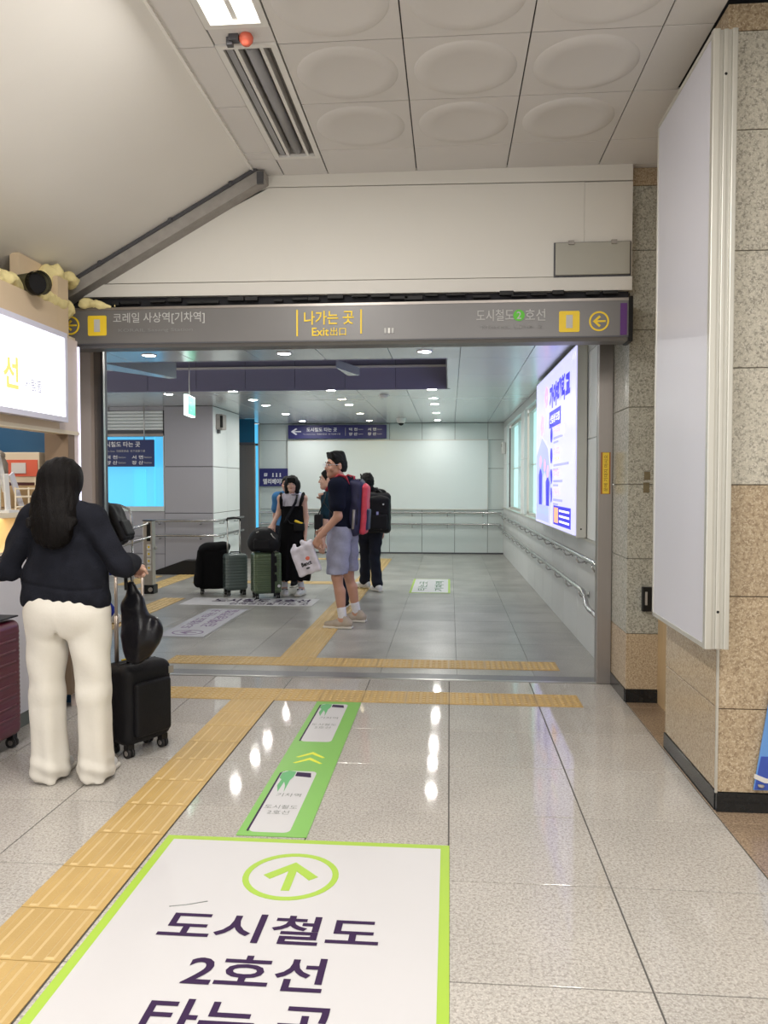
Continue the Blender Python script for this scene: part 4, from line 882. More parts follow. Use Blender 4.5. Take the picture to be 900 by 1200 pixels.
# ------------------------------------------------------------------ organic shapes: signed-distance fields meshed with surface nets
class SDF:
    def __init__(s): s.pr = []; s.k = .02
    def add(s, lo, hi, fn, k=None, op='u'): s.pr.append((np.array(lo, float), np.array(hi, float), fn, s.k if k is None else k, op)); return s
    def cap(s, a, b, ra, rb=None, k=None, flat=None, op='u'):
        """tapered capsule; flat=(direction, factor) squashes it along a direction"""
        a = np.array(a, float); b = np.array(b, float); rb = ra if rb is None else rb
        if np.allclose(a, b): b = b+1e-4
        ab = b-a; L2 = ab@ab; R = max(ra, rb)
        if flat is not None: fd = np.array(flat[0], float); fd /= np.linalg.norm(fd); ff = flat[1]-1
        def fn(P):
            Q = P-a
            if flat is not None: 
                t0 = np.clip((Q@ab)/L2, 0, 1); off = Q-t0[..., None]*ab; Q = Q+(off@fd)[..., None]*fd*ff
            t = np.clip((Q@ab)/L2, 0, 1)
            return np.linalg.norm(Q-t[..., None]*ab, axis=-1)-(ra+(rb-ra)*t)
        return s.add(np.minimum(a, b)-R, np.maximum(a, b)+R, fn, k, op)
    def ell(s, c, r, Rm=None, k=None, op='u'):
        c = np.array(c, float); r = np.array(r, float); Rm = np.eye(3) if Rm is None else Rm; R = r.max()
        def fn(P):
            Q = (P-c)@Rm; k0 = np.linalg.norm(Q/r, axis=-1); k1 = np.linalg.norm(Q/(r*r), axis=-1)+1e-9
            return k0*(k0-1)/k1
        return s.add(c-R, c+R, fn, k, op)
    def box(s, c, h, rad, Rm=None, k=None, op='u'):
        c = np.array(c, float); h = np.array(h, float)-rad; Rm = np.eye(3) if Rm is None else Rm; R = np.linalg.norm(h)+rad
        def fn(P):
            q = np.abs((P-c)@Rm)-h
            return np.linalg.norm(np.maximum(q, 0), axis=-1)+np.minimum(q.max(-1), 0)-rad
        return s.add(c-R, c+R, fn, k, op)
    def clip(s, n, p, k=.0):
        """keep the side n points away from"""
        n = np.array(n, float); n /= np.linalg.norm(n); p = np.array(p, float)
        s.pr.append((None, None, lambda P: (P-p)@n, k, 'clip')); return s
    def disp(s, fn): s.pr.append((None, None, fn, 0, 'disp')); return s
    def mesh(s, res):
        U = [p for p in s.pr if p[4] == 'u']; lo = np.min([p[0] for p in U], 0)-3*res-.01; hi = np.max([p[1] for p in U], 0)+3*res+.01
        n = np.ceil((hi-lo)/res).astype(int)+1; ax = [lo[i]+np.arange(n[i])*res for i in range(3)]
        f = np.full(n, .5, 'f')
        def grid(sl): return np.stack(np.meshgrid(ax[0][sl[0]], ax[1][sl[1]], ax[2][sl[2]], indexing='ij'), -1)
        full = None
        for a, b, fn, k, op in s.pr:
            if a is None:
                near = np.where(f < .06)
                P = np.stack([ax[0][near[0]], ax[1][near[1]], ax[2][near[2]]], -1); d = fn(P)
                if op == 'clip': f[near] = np.maximum(f[near], d)
                else: f[near] += d
                continue
            m = k+2.5*res+.005; i0 = np.maximum(((a-m-lo)/res).astype(int), 0); i1 = np.minimum(((b+m-lo)/res).astype(int)+2, n)
            if (i1 <= i0).any(): continue
            sl = tuple(slice(i0[i], i1[i]) for i in range(3)); d = fn(grid(sl)).astype('f'); g_ = f[sl]
            if op == 'u':
                if k > 0: h = np.clip(.5+.5*(g_-d)/k, 0, 1); f[sl] = g_*(1-h)+d*h-k*h*(1-h)
                else: f[sl] = np.minimum(g_, d)
            else:
                if k > 0: h = np.clip(.5-.5*(g_+d)/k, 0, 1); f[sl] = g_*(1-h)-d*h+k*h*(1-h)
                else: f[sl] = np.maximum(g_, -d)
        neg = f < 0
        c8 = [neg[i:n[0]-1+i, j:n[1]-1+j, k_:n[2]-1+k_] for i in (0, 1) for j in (0, 1) for k_ in (0, 1)]
        s8 = sum(c.astype(np.int8) for c in c8); act = np.argwhere((s8 > 0) & (s8 < 8))
        idx = np.full(tuple(n-1), -1, np.int64); idx[act[:, 0], act[:, 1], act[:, 2]] = np.arange(len(act))
        acc = np.zeros((len(act), 3)); cnt = np.zeros(len(act))
        cs = [(i, j, k_) for i in (0, 1) for j in (0, 1) for k_ in (0, 1)]
        for p in cs:
            for d in range(3):
                if p[d]: continue
                q = list(p); q[d] = 1
                fa = f[act[:, 0]+p[0], act[:, 1]+p[1], act[:, 2]+p[2]]; fb = f[act[:, 0]+q[0], act[:, 1]+q[1], act[:, 2]+q[2]]
                cr = (fa < 0) != (fb < 0); t = np.where(cr, fa/np.where(cr, fa-fb, 1), 0)
                pt = np.array(p, float)[None]+np.zeros((len(act), 3)); pt[:, d] += t
                acc += pt*cr[:, None]; cnt += cr
        V = lo+(act+acc/cnt[:, None])*res
        Fc = []
        for d in range(3):
            e, g2 = [(1, 2), (2, 0), (0, 1)][d]
            sh = [slice(None)]*3; a_ = list(sh); b_ = list(sh); a_[d] = slice(0, -1); b_[d] = slice(1, None)
            A_ = neg[tuple(a_)]; C_ = neg[tuple(b_)]
            for flip, M_ in ((False, A_ & ~C_), (True, ~A_ & C_)):
                e_ = np.argwhere(M_); e_ = e_[(e_[:, e] > 0) & (e_[:, g2] > 0) & (e_[:, e] < n[e]-1) & (e_[:, g2] < n[g2]-1)]
                if not len(e_): continue
                de = np.zeros(3, int); de[e] = 1; dg = np.zeros(3, int); dg[g2] = 1
                qs = [e_-de-dg, e_-dg, e_, e_-de]
                q = np.stack([idx[c[:, 0], c[:, 1], c[:, 2]] for c in qs], -1)
                Fc.append(q[:, ::-1] if flip else q)
        Fq = np.concatenate(Fc); Fq = Fq[(Fq >= 0).all(1)]
        me = bpy.data.meshes.new('m'); me.vertices.add(len(V)); me.vertices.foreach_set('co', V.astype('f').ravel())
        me.loops.add(len(Fq)*4); me.loops.foreach_set('vertex_index', Fq.ravel().astype('i')); me.polygons.add(len(Fq))
        me.polygons.foreach_set('loop_start', np.arange(0, len(Fq)*4, 4, dtype='i')); me.update(calc_edges=True); me.validate()
        return me
def sobj(name, s, res, m, parent, label=None):
    me = s.mesh(res); me.name = name; o = obj(name, me, m, parent, smooth=True)
    if label: o['label'] = label
    return o
def nz(P, f, seed=0):
    """cheap smooth pseudo-noise in -1..1"""
    x, y, z = P[:, 0]*f+seed, P[:, 1]*f+seed*1.7, P[:, 2]*f+seed*.6
    return (np.sin(x*1.3+1.7*np.sin(y*.9+z*.4))+np.sin(y*1.7+1.3*np.sin(z*1.1+x*.5))+np.sin(z*1.5+1.5*np.sin(x*.8+y*.7)))/3

# foam along the kiosk's top
random.seed(11); s = SDF(); s.k = .03
s.cap((-2.56, 3.5, 2.665), (-2.56, 5.12, 2.665), .042)
for k in range(60):
    y = 3.5+k*.0275
    if 4.42 < y < 4.66: continue
    s.ell((-2.55+random.uniform(-.04, .015), y, 2.66+random.uniform(-.02, .035)), (random.uniform(.04, .055), random.uniform(.05, .08), random.uniform(.03, .05)))
for k in range(12): s.ell((-2.56+random.uniform(-.04, .05), 4.88+k*.027, 2.84+random.uniform(-.02, .045)), (random.uniform(.03, .045),)*3)
for k in range(10): s.ell((-2.58-.0*k, 4.78+k*.012, 2.70+k*.018), (.04,)*3)
for k in range(7): s.ell((-2.50+k*.035, 5.22+.005*k, 2.735-.004*k), (.03-.003*k,)*3)
s.disp(lambda P: .010*nz(P, 45)+.005*nz(P, 110, 2))
tag(sobj('foam_seal', s, .011, M['foam'], None), 'lumpy yellow expanding foam sealing the top edge of the kiosk', 'foam')

# ------------------------------------------------------------------ people
def rotz(a): c, s_ = math.cos(a), math.sin(a); return np.array([[c, -s_, 0], [s_, c, 0], [0, 0, 1]])
class Person:
    """joints in world coordinates; heading 0 faces +y, positive turns left"""
    def __init__(p, name_label, pos, heading, height, build=1.0, group=None, **over):
        p.h = height/1.70; p.pos = np.array([pos[0], pos[1], 0.]); p.Rm = rotz(heading); p.b = build
        p.fwd = p.Rm@[0, 1, 0]; p.right = p.Rm@[1, 0, 0]
        J = dict(head=(0, .02, 1.585), neck=(0, -.015, 1.45), chest=(0, -.01, 1.27), waist=(0, 0, 1.07), pelvis=(0, -.01, .93),
                 shL=(-.17*build, -.01, 1.385), shR=(.17*build, -.01, 1.385), elL=(-.215*build, -.03, 1.10), elR=(.215*build, -.03, 1.10),
                 wrL=(-.22*build, .05, .86), wrR=(.22*build, .05, .86), hipL=(-.09, 0, .90), hipR=(.09, 0, .90),
                 knL=(-.095, .02, .49), knR=(.095, .02, .49), anL=(-.1, -.02, .085), anR=(.1, -.02, .085))
        p.J = {k: p.pos+p.Rm@(np.array(v)*p.h) for k, v in J.items()}
        for k, v in over.items():
            if k in p.J: p.J[k] = np.array(v, float)
        p.headR = rotz(over.get('head_heading', heading)); p.toe = {s_: rotz(over.get('toe'+s_, heading))@[0, 1, 0] for s_ in 'LR'}
        p.hand = {s_: over.get('hand'+s_) for s_ in 'LR'}; p.male = over.get('male', True); p.shoe_lift = over.get('lift', {})
        p.root = thing('person', name_label, 'person', tuple(p.pos), group=group)
    def torso(p, s, e=0, k=.04):
        J, h = p.J, p.h; f = (p.fwd, 1.42); w_ = p.b
        s.cap(J['pelvis']-p.right*.05*h, J['pelvis']+p.right*.05*h, .115*h+e, .115*h+e, k, (p.fwd, 1.15))
        s.cap(J['pelvis'], J['waist'], .14*h*w_+e, .122*h*w_+e, k, f); s.cap(J['waist'], J['chest'], .122*h*w_+e, .15*h*w_+e, k, f)
        s.cap(J['chest'], J['neck']-[0, 0, .09*h], .15*h*w_+e, .10*h*w_+e, k, f)
        s.cap(J['shL'], J['shR'], .055*h+e, .055*h+e, k)
        s.cap(J['neck']-[0, 0, .03*h], J['shL'], .05*h+e*.6, .05*h+e, k); s.cap(J['neck']-[0, 0, .03*h], J['shR'], .05*h+e*.6, .05*h+e, k)
    def arm(p, s, S, e=0, upto=1.0, k=.025, flare=0):
        J, h = p.J, p.h; a, b, c = J['sh'+S], J['el'+S], J['wr'+S]; b_ = .5+.5*p.b
        if upto <= 1: q = a+(b-a)*upto; s.cap(a, q, .052*h*b_+e, (.042*h*b_)+e+flare, k); return
        s.cap(a, b, .050*h*b_+e, .038*h*b_+e, k); q = b+(c-b)*min(1, upto-1); s.cap(b, q, .040*h*b_+e, .026*h*b_+e+flare, k)
    def leg(p, s, S, e=0, upto=2.0, k=.025, flare=0):
        J, h = p.J, p.h; a, b, c = J['hip'+S], J['kn'+S], J['an'+S]
        if upto <= 1: s.cap(a, a+(b-a)*upto, .088*h+e, .064*h+e+flare, k); return
        s.cap(a, b, .086*h+e, .054*h+e, k); q = b+(c-b)*min(1, upto-1)
        s.cap(b, q, .052*h+e, .036*h+e+flare, k)
        if e == 0: m_ = b+(c-b)*.33-p.toe[S]*.018*h; s.cap(m_, b+(c-b)*.6-p.toe[S]*.008*h, .048*h, .036*h, k)
    def make_hand(p, s, S):
        J, h = p.J, p.h; w_ = J['wr'+S]; hd = p.hand[S]
        if hd is None: d = w_-J['el'+S]; d = d/np.linalg.norm(d); n = p.right*(1 if S == 'L' else -1); curl = .5
        else: d, n, curl = np.array(hd[0], float), np.array(hd[1], float), hd[2]; d = d/np.linalg.norm(d)
        n = n-d*(n@d); n = n/np.linalg.norm(n); t = np.cross(d, n)            # n: where the palm faces; fingers curl towards n
        if S == 'R': t = -t
        # t points to the thumb side
        thumb = t
        s.cap(w_-d*.02*h, w_+d*.03*h, .025*h, .028*h, .012, (n, 1.3)); s.box(w_+d*.052*h, np.array([.040, .042, .014])*h, .012*h, np.stack([thumb, d, n], 1), .012)
        for i, (o_, L) in enumerate(((.030, .070), (.0105, .078), (-.0095, .072), (-.029, .056))):
            b_ = w_+(d*.088+thumb*o_)*h; a1 = curl; a2 = curl*2.1; a3 = curl*2.9; q = b_
            for frac, ang in ((.45, a1), (.32, a2), (.23, a3)):
                e_ = q+(d*math.cos(ang)+n*math.sin(ang))*L*h*frac; s.cap(q, e_, .0092*h, .0086*h, .004); q = e_
        b_ = w_+(d*.022+thumb*.030+n*.004)*h; q = b_+(d*.034+thumb*.026+n*.014)*h; s.cap(b_, q, .013*h, .0105*h, .008); s.cap(q, q+(d*.028+thumb*.002+n*.018)*h, .010*h, .0085*h, .003)
    def body(p, m, res, hands='LR', legs=True, face=True):
        J, h = p.J, p.h; s = SDF(); s.k = .02; H = p.headR; Rt, Fw, Up = H@[1, 0, 0], H@[0, 1, 0], np.array([0, 0, 1.]); c = J['head']
        g = .96 if not p.male else 1.0
        P3 = lambda x, y, z: c+(Rt*x+Fw*y+Up*z)*h*g
        s.ell(P3(0, -.012, .032), np.array([.076, .095, .088])*h*g, H); s.ell(P3(0, .025, -.03), np.array([.060, .066, .078])*h*g, H, .03)
        s.cap(P3(0, .058, -.088), P3(0, .066, -.094), .022*h*g, None, .03)     # chin
        s.cap(P3(-.045, .0, -.06), P3(0, .055, -.085), .026*h*g, .022*h*g, .03); s.cap(P3(.045, .0, -.06), P3(0, .055, -.085), .026*h*g, .022*h*g, .03)
        for sx in (-1, 1):
            s.ell(P3(.034*sx, .093, .006), np.array([.018, .012, .012])*h*g, H, .010, 's')
            s.cap(P3(.014*sx, .090, .026), P3(.048*sx, .076, .024), .009*h*g, None, .012)
            s.ell(P3(.037*sx, .070, -.03), np.array([.022, .018, .02])*h*g, H, .02)
            s.ell(P3(.079*sx, -.010, -.012), np.array([.009, .020, .032])*h*g, H, .008)
        s.cap(P3(0, .088, .012), P3(0, .108, -.028), .008*h*g, .0125*h*g, .010); s.cap(P3(-.012, .092, -.033), P3(.012, .092, -.033), .009*h*g, None, .008)
        s.cap(P3(-.018, .078, -.058), P3(.018, .078, -.058), .009*h*g, None, .012)
        s.cap(J['neck']-[0, 0, .05*h], P3(0, -.015, -.06), .052*h*(.5+.5*p.b)*(1 if p.male else .85), .050*h*(1 if p.male else .85), .03)
        p.torso(s)
        for S in 'LR':
            p.arm(s, S, upto=2)
            if S in hands: p.make_hand(s, S)
            if legs:
                p.leg(s, S); a = J['an'+S]; t = p.toe[S]
                s.cap(a-t*.045*h-[0, 0, .045*h], a+t*.13*h-[0, 0, .055*h], .034*h, .028*h, .03); s.cap(a, a+t*.08*h-[0, 0, .04*h], .036*h, .03*h, .03)
        o = sobj('body', s, res, m, p.root)
        if face:
            for sx in (-1, 1):
                bm = B(); bmesh.ops.create_uvsphere(bm, u_segments=12, v_segments=8, radius=.0125*h*g); bmesh.ops.scale(bm, vec=(1, 1, .62), verts=bm.verts[:]); bmesh.ops.translate(bm, vec=P3(.034*sx, .078, .006), verts=bm.verts[:]); obj('eye', bm, M['eye'], p.root, True)
                bm = B(); bmesh.ops.create_uvsphere(bm, u_segments=10, v_segments=8, radius=.0072*h*g); bmesh.ops.translate(bm, vec=P3(.034*sx, .0855, .006), verts=bm.verts[:]); obj('iris', bm, M['pupil'], p.root, True)
                bm = B(); tube(bm, [P3(.014*sx, .099, .030), P3(.032*sx, .095, .036), P3(.052*sx, .080, .031)], [.004*h, .0045*h, .003*h], 6); obj('eyebrow', bm, M['hair_short'], p.root)
            bm = B(); tube(bm, [P3(-.022, .083, -.058), P3(-.008, .0905, -.0555), P3(0, .0915, -.057), P3(.008, .0905, -.0555), P3(.022, .083, -.058)], [.003*h, .0065*h, .007*h, .0065*h, .003*h], 6); obj('lips', bm, M['lip'], p.root, True)
        p.P3 = P3; return o
    def hair_cap(p, res, thick=.009, line=.035, m=None, low=-.04, lumps=.0025, quiff=.0):
        s = SDF(); P3, h, H = p.P3, p.h, p.headR; Fw = H@[0, 1, 0]
        if quiff:
            for k in range(7): s.cap(P3((k-3)*.020, .045, .085), P3((k-3)*.020, .066+.006*math.sin(k*2.1), .112+quiff+.008*math.cos(k*3.3)), .020*h, .009*h, .015)
            s.cap(P3(0, .0, .09), P3(0, -.05, .10), .062*h, .05*h, .03)
        s.cap(P3(0, -.05, -.02), P3(0, -.052, low+.01), .060*h, .050*h, .03)
        s.ell(P3(0, -.014, .036), np.array([.076+thick, .095+thick, .089+thick])*h, H); s.ell(P3(0, -.035, -.0), np.array([.074+thick*.6, .078+thick*.8, .085])*h, H, .02)
        n = Fw*1.0+np.array([0, 0, -.75]); s.clip(n, P3(0, .062, line)); s.clip([0, 0, -1], P3(0, 0, low))
        # keep face free: cut the lower front
        s.add(P3(0, .06, -.06)-.15*h, P3(0, .06, -.06)+.15*h, (lambda P, c=P3(0, .085, -.075), R=H, q=np.array([.095, .105, .115])*h: (lambda Q: (lambda k0, k1: k0*(k0-1)/k1)(np.linalg.norm(Q/q, axis=-1), np.linalg.norm(Q/(q*q), axis=-1)+1e-9))((P-c)@R)), .008, 's')
        for sx in (-1, 1): s.ell(P3(.085*sx, -.008, -.012), np.array([.02, .030, .042])*h, H, .004, 's')
        s.disp(lambda P: lumps*nz(P, 90, 3)+lumps*.6*nz(P, 190, 5)); return sobj('hair', s, res, m or M['hair_short'], p.root)
    def shoes(p, m, sole, res, which='LR', sock=None, sock_h=.16):
        J, h = p.J, p.h
        for S in which:
            a = J['an'+S]; t = p.toe[S]; sd = np.cross(t, [0, 0, 1]); up = np.array([0, 0, 1.]); R3 = np.stack([sd, t, up], 1); g0 = a[2]-.085*h
            b = np.array([a[0], a[1], g0])
            s = SDF(); s.k = .03
            s.cap(b-t*.055*h+up*.05*h, b+t*.05*h+up*.052*h, .042*h, .040*h); s.cap(b+t*.05*h+up*.045*h, b+t*.155*h+up*.035*h, .042*h, .034*h); s.cap(b-t*.04*h+up*.06*h, b-t*.015*h+up*.105*h, .040*h, .040*h)
            s.ell(b+up*.12*h-t*.01*h, np.array([.030, .036, .02])*h, R3, .01, 's'); s.clip(-up, b+up*.018*h)
            o = sobj('shoe', s, res*.8, m, p.root)
            s = SDF(); s.box(b+t*.048*h+up*.014*h, np.array([.043, .145, .014])*h, .012*h, R3); s.cap(b-t*.05*h+up*.014*h, b+t*.15*h+up*.014*h, .046*h, .044*h, 0, (up, 3.2)); s.clip(-up, b+up*.001)
            o2 = sobj('sole', s, res*.8, sole, p.root)
            if sock is not None:
                k_ = J['kn'+S]; d = (k_-a)/np.linalg.norm(k_-a); s = SDF(); s.cap(a, a+d*(sock_h-.085)*h, .041*h, .044*h); s.clip(d, a+d*(sock_h-.05)*h); s.disp(lambda P: .0012*np.sin(P[:, 2]*300)); sobj('sock', s, res*.8, sock, p.root)
def cloth_mat(name, col, rough=.9, var=.15, vs=30, bump=.15, bs=90, sheen=.0): return mat(name, col, rough, var=var, vscale=vs, bump=bump, bscale=bs, sheen=sheen, spec=.15)
def strap(name, pts, w_, m, parent, th=.35):
    bm = B(); tube(bm, pts, w_, 8, flat=th); return obj(name, bm, m, parent, True)

def backpack(label, c, heading, size, m_main, m_back, m_strap, tilt=0.0, res=.010, group=None, extras=None):
    """c: centre; heading: the way its wearer faces; size (w, d, h)"""
    R = rotz(heading); Rt, Fw = R@[1, 0, 0], R@[0, 1, 0]; ct, st = math.cos(tilt), math.sin(tilt)
    Up = np.array([0, 0, 1.])*ct+Fw*st; Fw2 = Fw*ct-np.array([0, 0, 1.])*st; R3 = np.stack([Rt, Fw2, Up], 1); c = np.array(c, float); w_, d, h = size
    t = thing('backpack', label, 'backpack', tuple(c-[0, 0, h/2]), group=group)
    Q = lambda x, y, z: c+Rt*x+Fw2*y+Up*z
    s = SDF(); s.k = .03; s.box(Q(0, .12*d, 0), (w_/2, d*.36, h/2), min(.07, d*.33), R3); s.disp(lambda P: .007*nz(P, 24, 1)); sobj('main_bag', s, res, m_back, t)
    s = SDF(); s.k = .03; s.box(Q(0, -.33*d, -.03*h), (w_*.42, d*.15, h*.43), d*.14, R3); s.ell(Q(0, -.27*d, .31*h), (w_*.36, d*.17, h*.13), R3); s.disp(lambda P: .004*nz(P, 34, 5)); sobj('front_panel', s, res, m_main, t)
    s = SDF(); s.box(Q(0, -.47*d, -.20*h), (w_*.33, d*.11, h*.19), d*.09, R3); sobj('front_pocket', s, res, m_back, t)
    bm = B(); tube(bm, [Q(-w_*.46, -.05*d, -h*.3), Q(-w_*.46, -.05*d, h*.3), Q(-w_*.3, -.05*d, h*.50), Q(w_*.3, -.05*d, h*.50), Q(w_*.46, -.05*d, h*.3), Q(w_*.46, -.05*d, -h*.3)], .006, 6); obj('zip', bm, M['black_plastic'], t, True)
    bm = B(); tube(bm, [Q(-.03, .38*d, h*.48), Q(-.025, .38*d, h*.48+.035), Q(.025, .38*d, h*.48+.035), Q(.03, .38*d, h*.48)], .007, 6); obj('grab_loop', bm, M['black_plastic'], t, True)
    return t, Q
def pack_straps(t, p, Q, w_, m, d):
    J, h, f = p.J, p.h, p.fwd
    for S, sx in (('L', -1), ('R', 1)):
        sh = J['sh'+S]*.55+J['neck']*.45+[0, 0, .035*h]
        ch = J['chest']+p.right*sx*.10*h+f*.13*h; lo = J['waist']+p.right*sx*.15*h+f*.04*h
        strap('shoulder_strap', [Q(sx*w_*.22, .42*d, .40*w_), sh-f*.06*h+[0, 0, .03], sh+[0, 0, .048], sh+f*.065*h+[0, 0, .0], ch+[0, 0, .06]], .026, m, t)
        strap('webbing', [ch+[0, 0, .07], ch+p.right*sx*.05*h-[0, 0, .06], lo-f*.05*h+p.right*sx*.02*h, Q(sx*w_*.26, .38*d, -.32*w_)], .012, M['black_plastic'], t)

LUG = 'suitcases standing in the corridor'
def suitcase(label, loc, rot, w_, d, h, m, ribs=6, handle=.42, hard=True, group=None, handle_m=None, rib_dir='h', wheel_r=.028, face_band=None):
    t = thing('suitcase', label, 'suitcase', loc, rot, group, local=True); z0 = wheel_r*2+.012
    s = SDF(); s.box((0, 0, z0+h/2), (w_/2, d/2, h/2), .045 if hard else .05)
    if hard:
        if rib_dir == 'h': s.disp(lambda P: .0022*np.sign(np.sin((P[:, 2]-z0)*2*math.pi/(h*.9/ribs/1.0)))*((P[:, 2] > z0+h*.08) & (P[:, 2] < z0+h*.9)))
        else: s.disp(lambda P: .0025*np.sin(P[:, 0]*2*math.pi/(w_/ribs)))
    else: s.disp(lambda P: .004*nz(P, 22, 2))
    sobj('shell', s, .008, m, t)
    bm = B(); pr = .9
    for x0, x1, y0, y1 in ((-w_/2-.002, -w_/2+.004, -.006, .006), (w_/2-.004, w_/2+.002, -.006, .006)): bb(bm, x0, x1, y0, y1, z0+.04, z0+h-.04)
    bb(bm, -w_/2+.04, w_/2-.04, -.006, .006, z0+h-.004, z0+h+.002); obj('zip', bm, M['black_plastic'], t)
    for sx in (-1, 1):
        for sy in (-1, 1):
            x, y = sx*(w_/2-.045), sy*(d/2-.045); bm = B()
            bb(bm, x-.022, x+.022, y-.02, y+.02, z0-.022, z0+.012, .004); ca = obj('caster', bm, M['black_plastic'], t)
            bm = B()
            for dx in (-.012, .012): cyl(bm, (x+dx-.007, y, wheel_r), (x+dx+.007, y, wheel_r), wheel_r, n=16)
            wh = obj('wheel', bm, M['black_rubber'], ca)
            bm = B(); cyl(bm, (x-.0205, y, wheel_r), (x+.0205, y, wheel_r), wheel_r*.5, n=12); obj('hub', bm, M['steel'], ca)
    hm = handle_m or M['steel']
    if handle:
        for sx in (-1, 1):
            bm = B(); cyl(bm, (sx*w_*.28, d*.30, z0+h-.02), (sx*w_*.28, d*.30, z0+h+handle), .009, n=8); cyl(bm, (sx*w_*.28, d*.30, z0+h-.02), (sx*w_*.28, d*.30, z0+h+handle*.5), .012, n=8); obj('handle_pole', bm, hm, t)
        bm = B(); tube(bm, [(-w_*.31, d*.30, z0+h+handle-.03), (-w_*.28, d*.30, z0+h+handle+.004), (0, d*.30, z0+h+handle+.012), (w_*.28, d*.30, z0+h+handle+.004), (w_*.31, d*.30, z0+h+handle-.03)], .015, 8); obj('grip', bm, M['black_plastic'], t, True)
    bm = B(); tube(bm, [(-.07, 0, z0+h-.002), (-.06, 0, z0+h+.022), (.06, 0, z0+h+.022), (.07, 0, z0+h-.002)], .009, 8); obj('top_handle', bm, M['black_plastic'], t, True)
    return t, z0
# ------------------------------------------------------------------ the people and what they carry
PI = math.pi
dk = cloth_mat('charcoal_fleece', (.011, .012, .018), .95, .5, 14, .3, 120); wh = cloth_mat('white_trousers_cloth', (.70, .67, .61), .85, .05, 12, .1, 60)
nv = cloth_mat('dark_navy_cotton', (.006, .008, .020)); lav = cloth_mat('lavender_grey_cotton', (.30, .31, .42)); blk = cloth_mat('black_cloth', (.005, .005, .006)); bnylon = mat('black_nylon', (.006, .006, .008), .6, spec=.25, var=.3, vscale=25, bump=.2, bscale=70)
wsock = cloth_mat('white_sock', (.70, .70, .74)); beige = cloth_mat('beige_shoe_mesh', (.42, .36, .30)); solew = mat('off_white_sole', (.60, .57, .52), .7); red = mat('coral_red_nylon', (.60, .05, .085), .6, var=.15, vscale=20, bump=.2, bscale=70)
navyn = mat('navy_nylon', (.015, .015, .06), .6, var=.2, vscale=20, bump=.2, bscale=70); wshirt = cloth_mat('white_blouse', (.62, .60, .68)); wshoe = mat('white_shoe', (.70, .70, .70), .5)
jeans = cloth_mat('dark_denim', (.016, .018, .028)); teal = cloth_mat('dark_teal_cotton', (.012, .035, .055)); blue = cloth_mat('blue_cotton', (.02, .035, .26)); plastic = mat('white_carrier_bag', (.66, .63, .72), .45, var=.05, vscale=20, bump=.6, bscale=28)

# --- woman at the kiosk, seen from behind
p = Person('woman seen from behind with long dark hair, charcoal jacket and wide white trousers', (-1.90, 3.75), 0, 1.62, .95, male=False,
           shL=(-2.06, 3.75, 1.325), shR=(-1.775, 3.75, 1.325), elL=(-2.19, 3.71, 1.08), elR=(-1.615, 3.74, 1.10), wrL=(-2.34, 3.93, 1.06), wrR=(-1.675, 4.00, 1.075),
           head=(-1.925, 3.79, 1.505), neck=(-1.92, 3.75, 1.38), chest=(-1.91, 3.75, 1.21), waist=(-1.90, 3.75, 1.02), pelvis=(-1.90, 3.74, .885),
           hipL=(-1.985, 3.75, .86), hipR=(-1.81, 3.75, .86), knL=(-2.015, 3.76, .46), knR=(-1.772, 3.76, .46), anL=(-2.010, 3.805, .081), anR=(-1.777, 3.815, .081),
           handL=((-.5, .8, -.25), (0, 0, -1), .95), handR=((.15, .95, -.25), (0, 0, -1), .95))
p.body(M['skin_light'], .006)
J = p.J
s = SDF(); s.k = .03
s.cap(J['pelvis']-[.05, -.0, -.0], J['pelvis']+[.05, 0, 0], .150, None, .03, ((0, 1, 0), 1.25)); s.cap(J['waist']-[.05, 0, .04], J['waist']+[.05, 0, -.04], .125, None, .03, ((0, 1, 0), 1.3))
s.ell((-1.97, 3.68, .86), (.09, .055, .11), None, .06); s.ell((-1.84, 3.68, .86), (.09, .055, .11), None, .06)
for S, sx in (('L', -1), ('R', 1)):
    s.cap(J['hip'+S]+[sx*.02, 0, .0], J['kn'+S], .110, .080, .02); s.cap(J['kn'+S], J['an'+S]+[0, -.03, -.0], .080, .084, .03, ((0, 1, 0), .95)); s.cap(J['an'+S]+[0, -.045, 0], J['an'+S]+[0, -.02, -.08], .080, .083, .03)
s.cap((-1.905, 3.66, .80), (-1.897, 3.68, .72), .012, .014, .03, None, 's')
s.clip((0, 0, -1), (0, 0, .014)); s.clip((0, 0, 1), (0, 0, 1.05))
def fold_trouser(P):
    x, y, z = P[:, 0], P[:, 1], P[:, 2]; low = np.clip((.75-z)/.7, 0, 1); hem = np.clip((.16-z)/.12, 0, 1)
    left = (x < -1.89); cx = np.where(left, -2.008, -1.777); a = np.arctan2(y-3.75, x-cx)
    return low*.006*np.sin(a*4+z*2.5+left*2)+hem*.006*np.sin(z*75+a*2)+.006*np.sin((z+.5*x)*26+a)*np.clip((z-.25)*2, 0, 1)*np.clip((.9-z)*4, 0, 1)+.003*nz(P, 16, 2)
s.disp(fold_trouser); tr_ = sobj('trousers', s, .0075, wh, p.root)
for sx in (-1, 1):
    bm = B(); tube(bm, [(-1.90+sx*.17, 3.665, .95), (-1.90+sx*.185, 3.69, .88), (-1.90+sx*.19, 3.71, .82)], .0025, 5); obj('pocket_seam', bm, wh, p.root)
s = SDF(); s.k = .035; p.torso(s, .016, .05); s.cap((-1.98, 3.74, 1.05), (-1.82, 3.74, 1.05), .128, None, .05, ((0, 1, 0), 1.15)); s.cap((-1.985, 3.74, .955), (-1.815, 3.74, .955), .138, None, .03, ((0, 1, 0), 1.15))
for S in 'LR': p.arm(s, S, .023, 1.92, .025, .008)
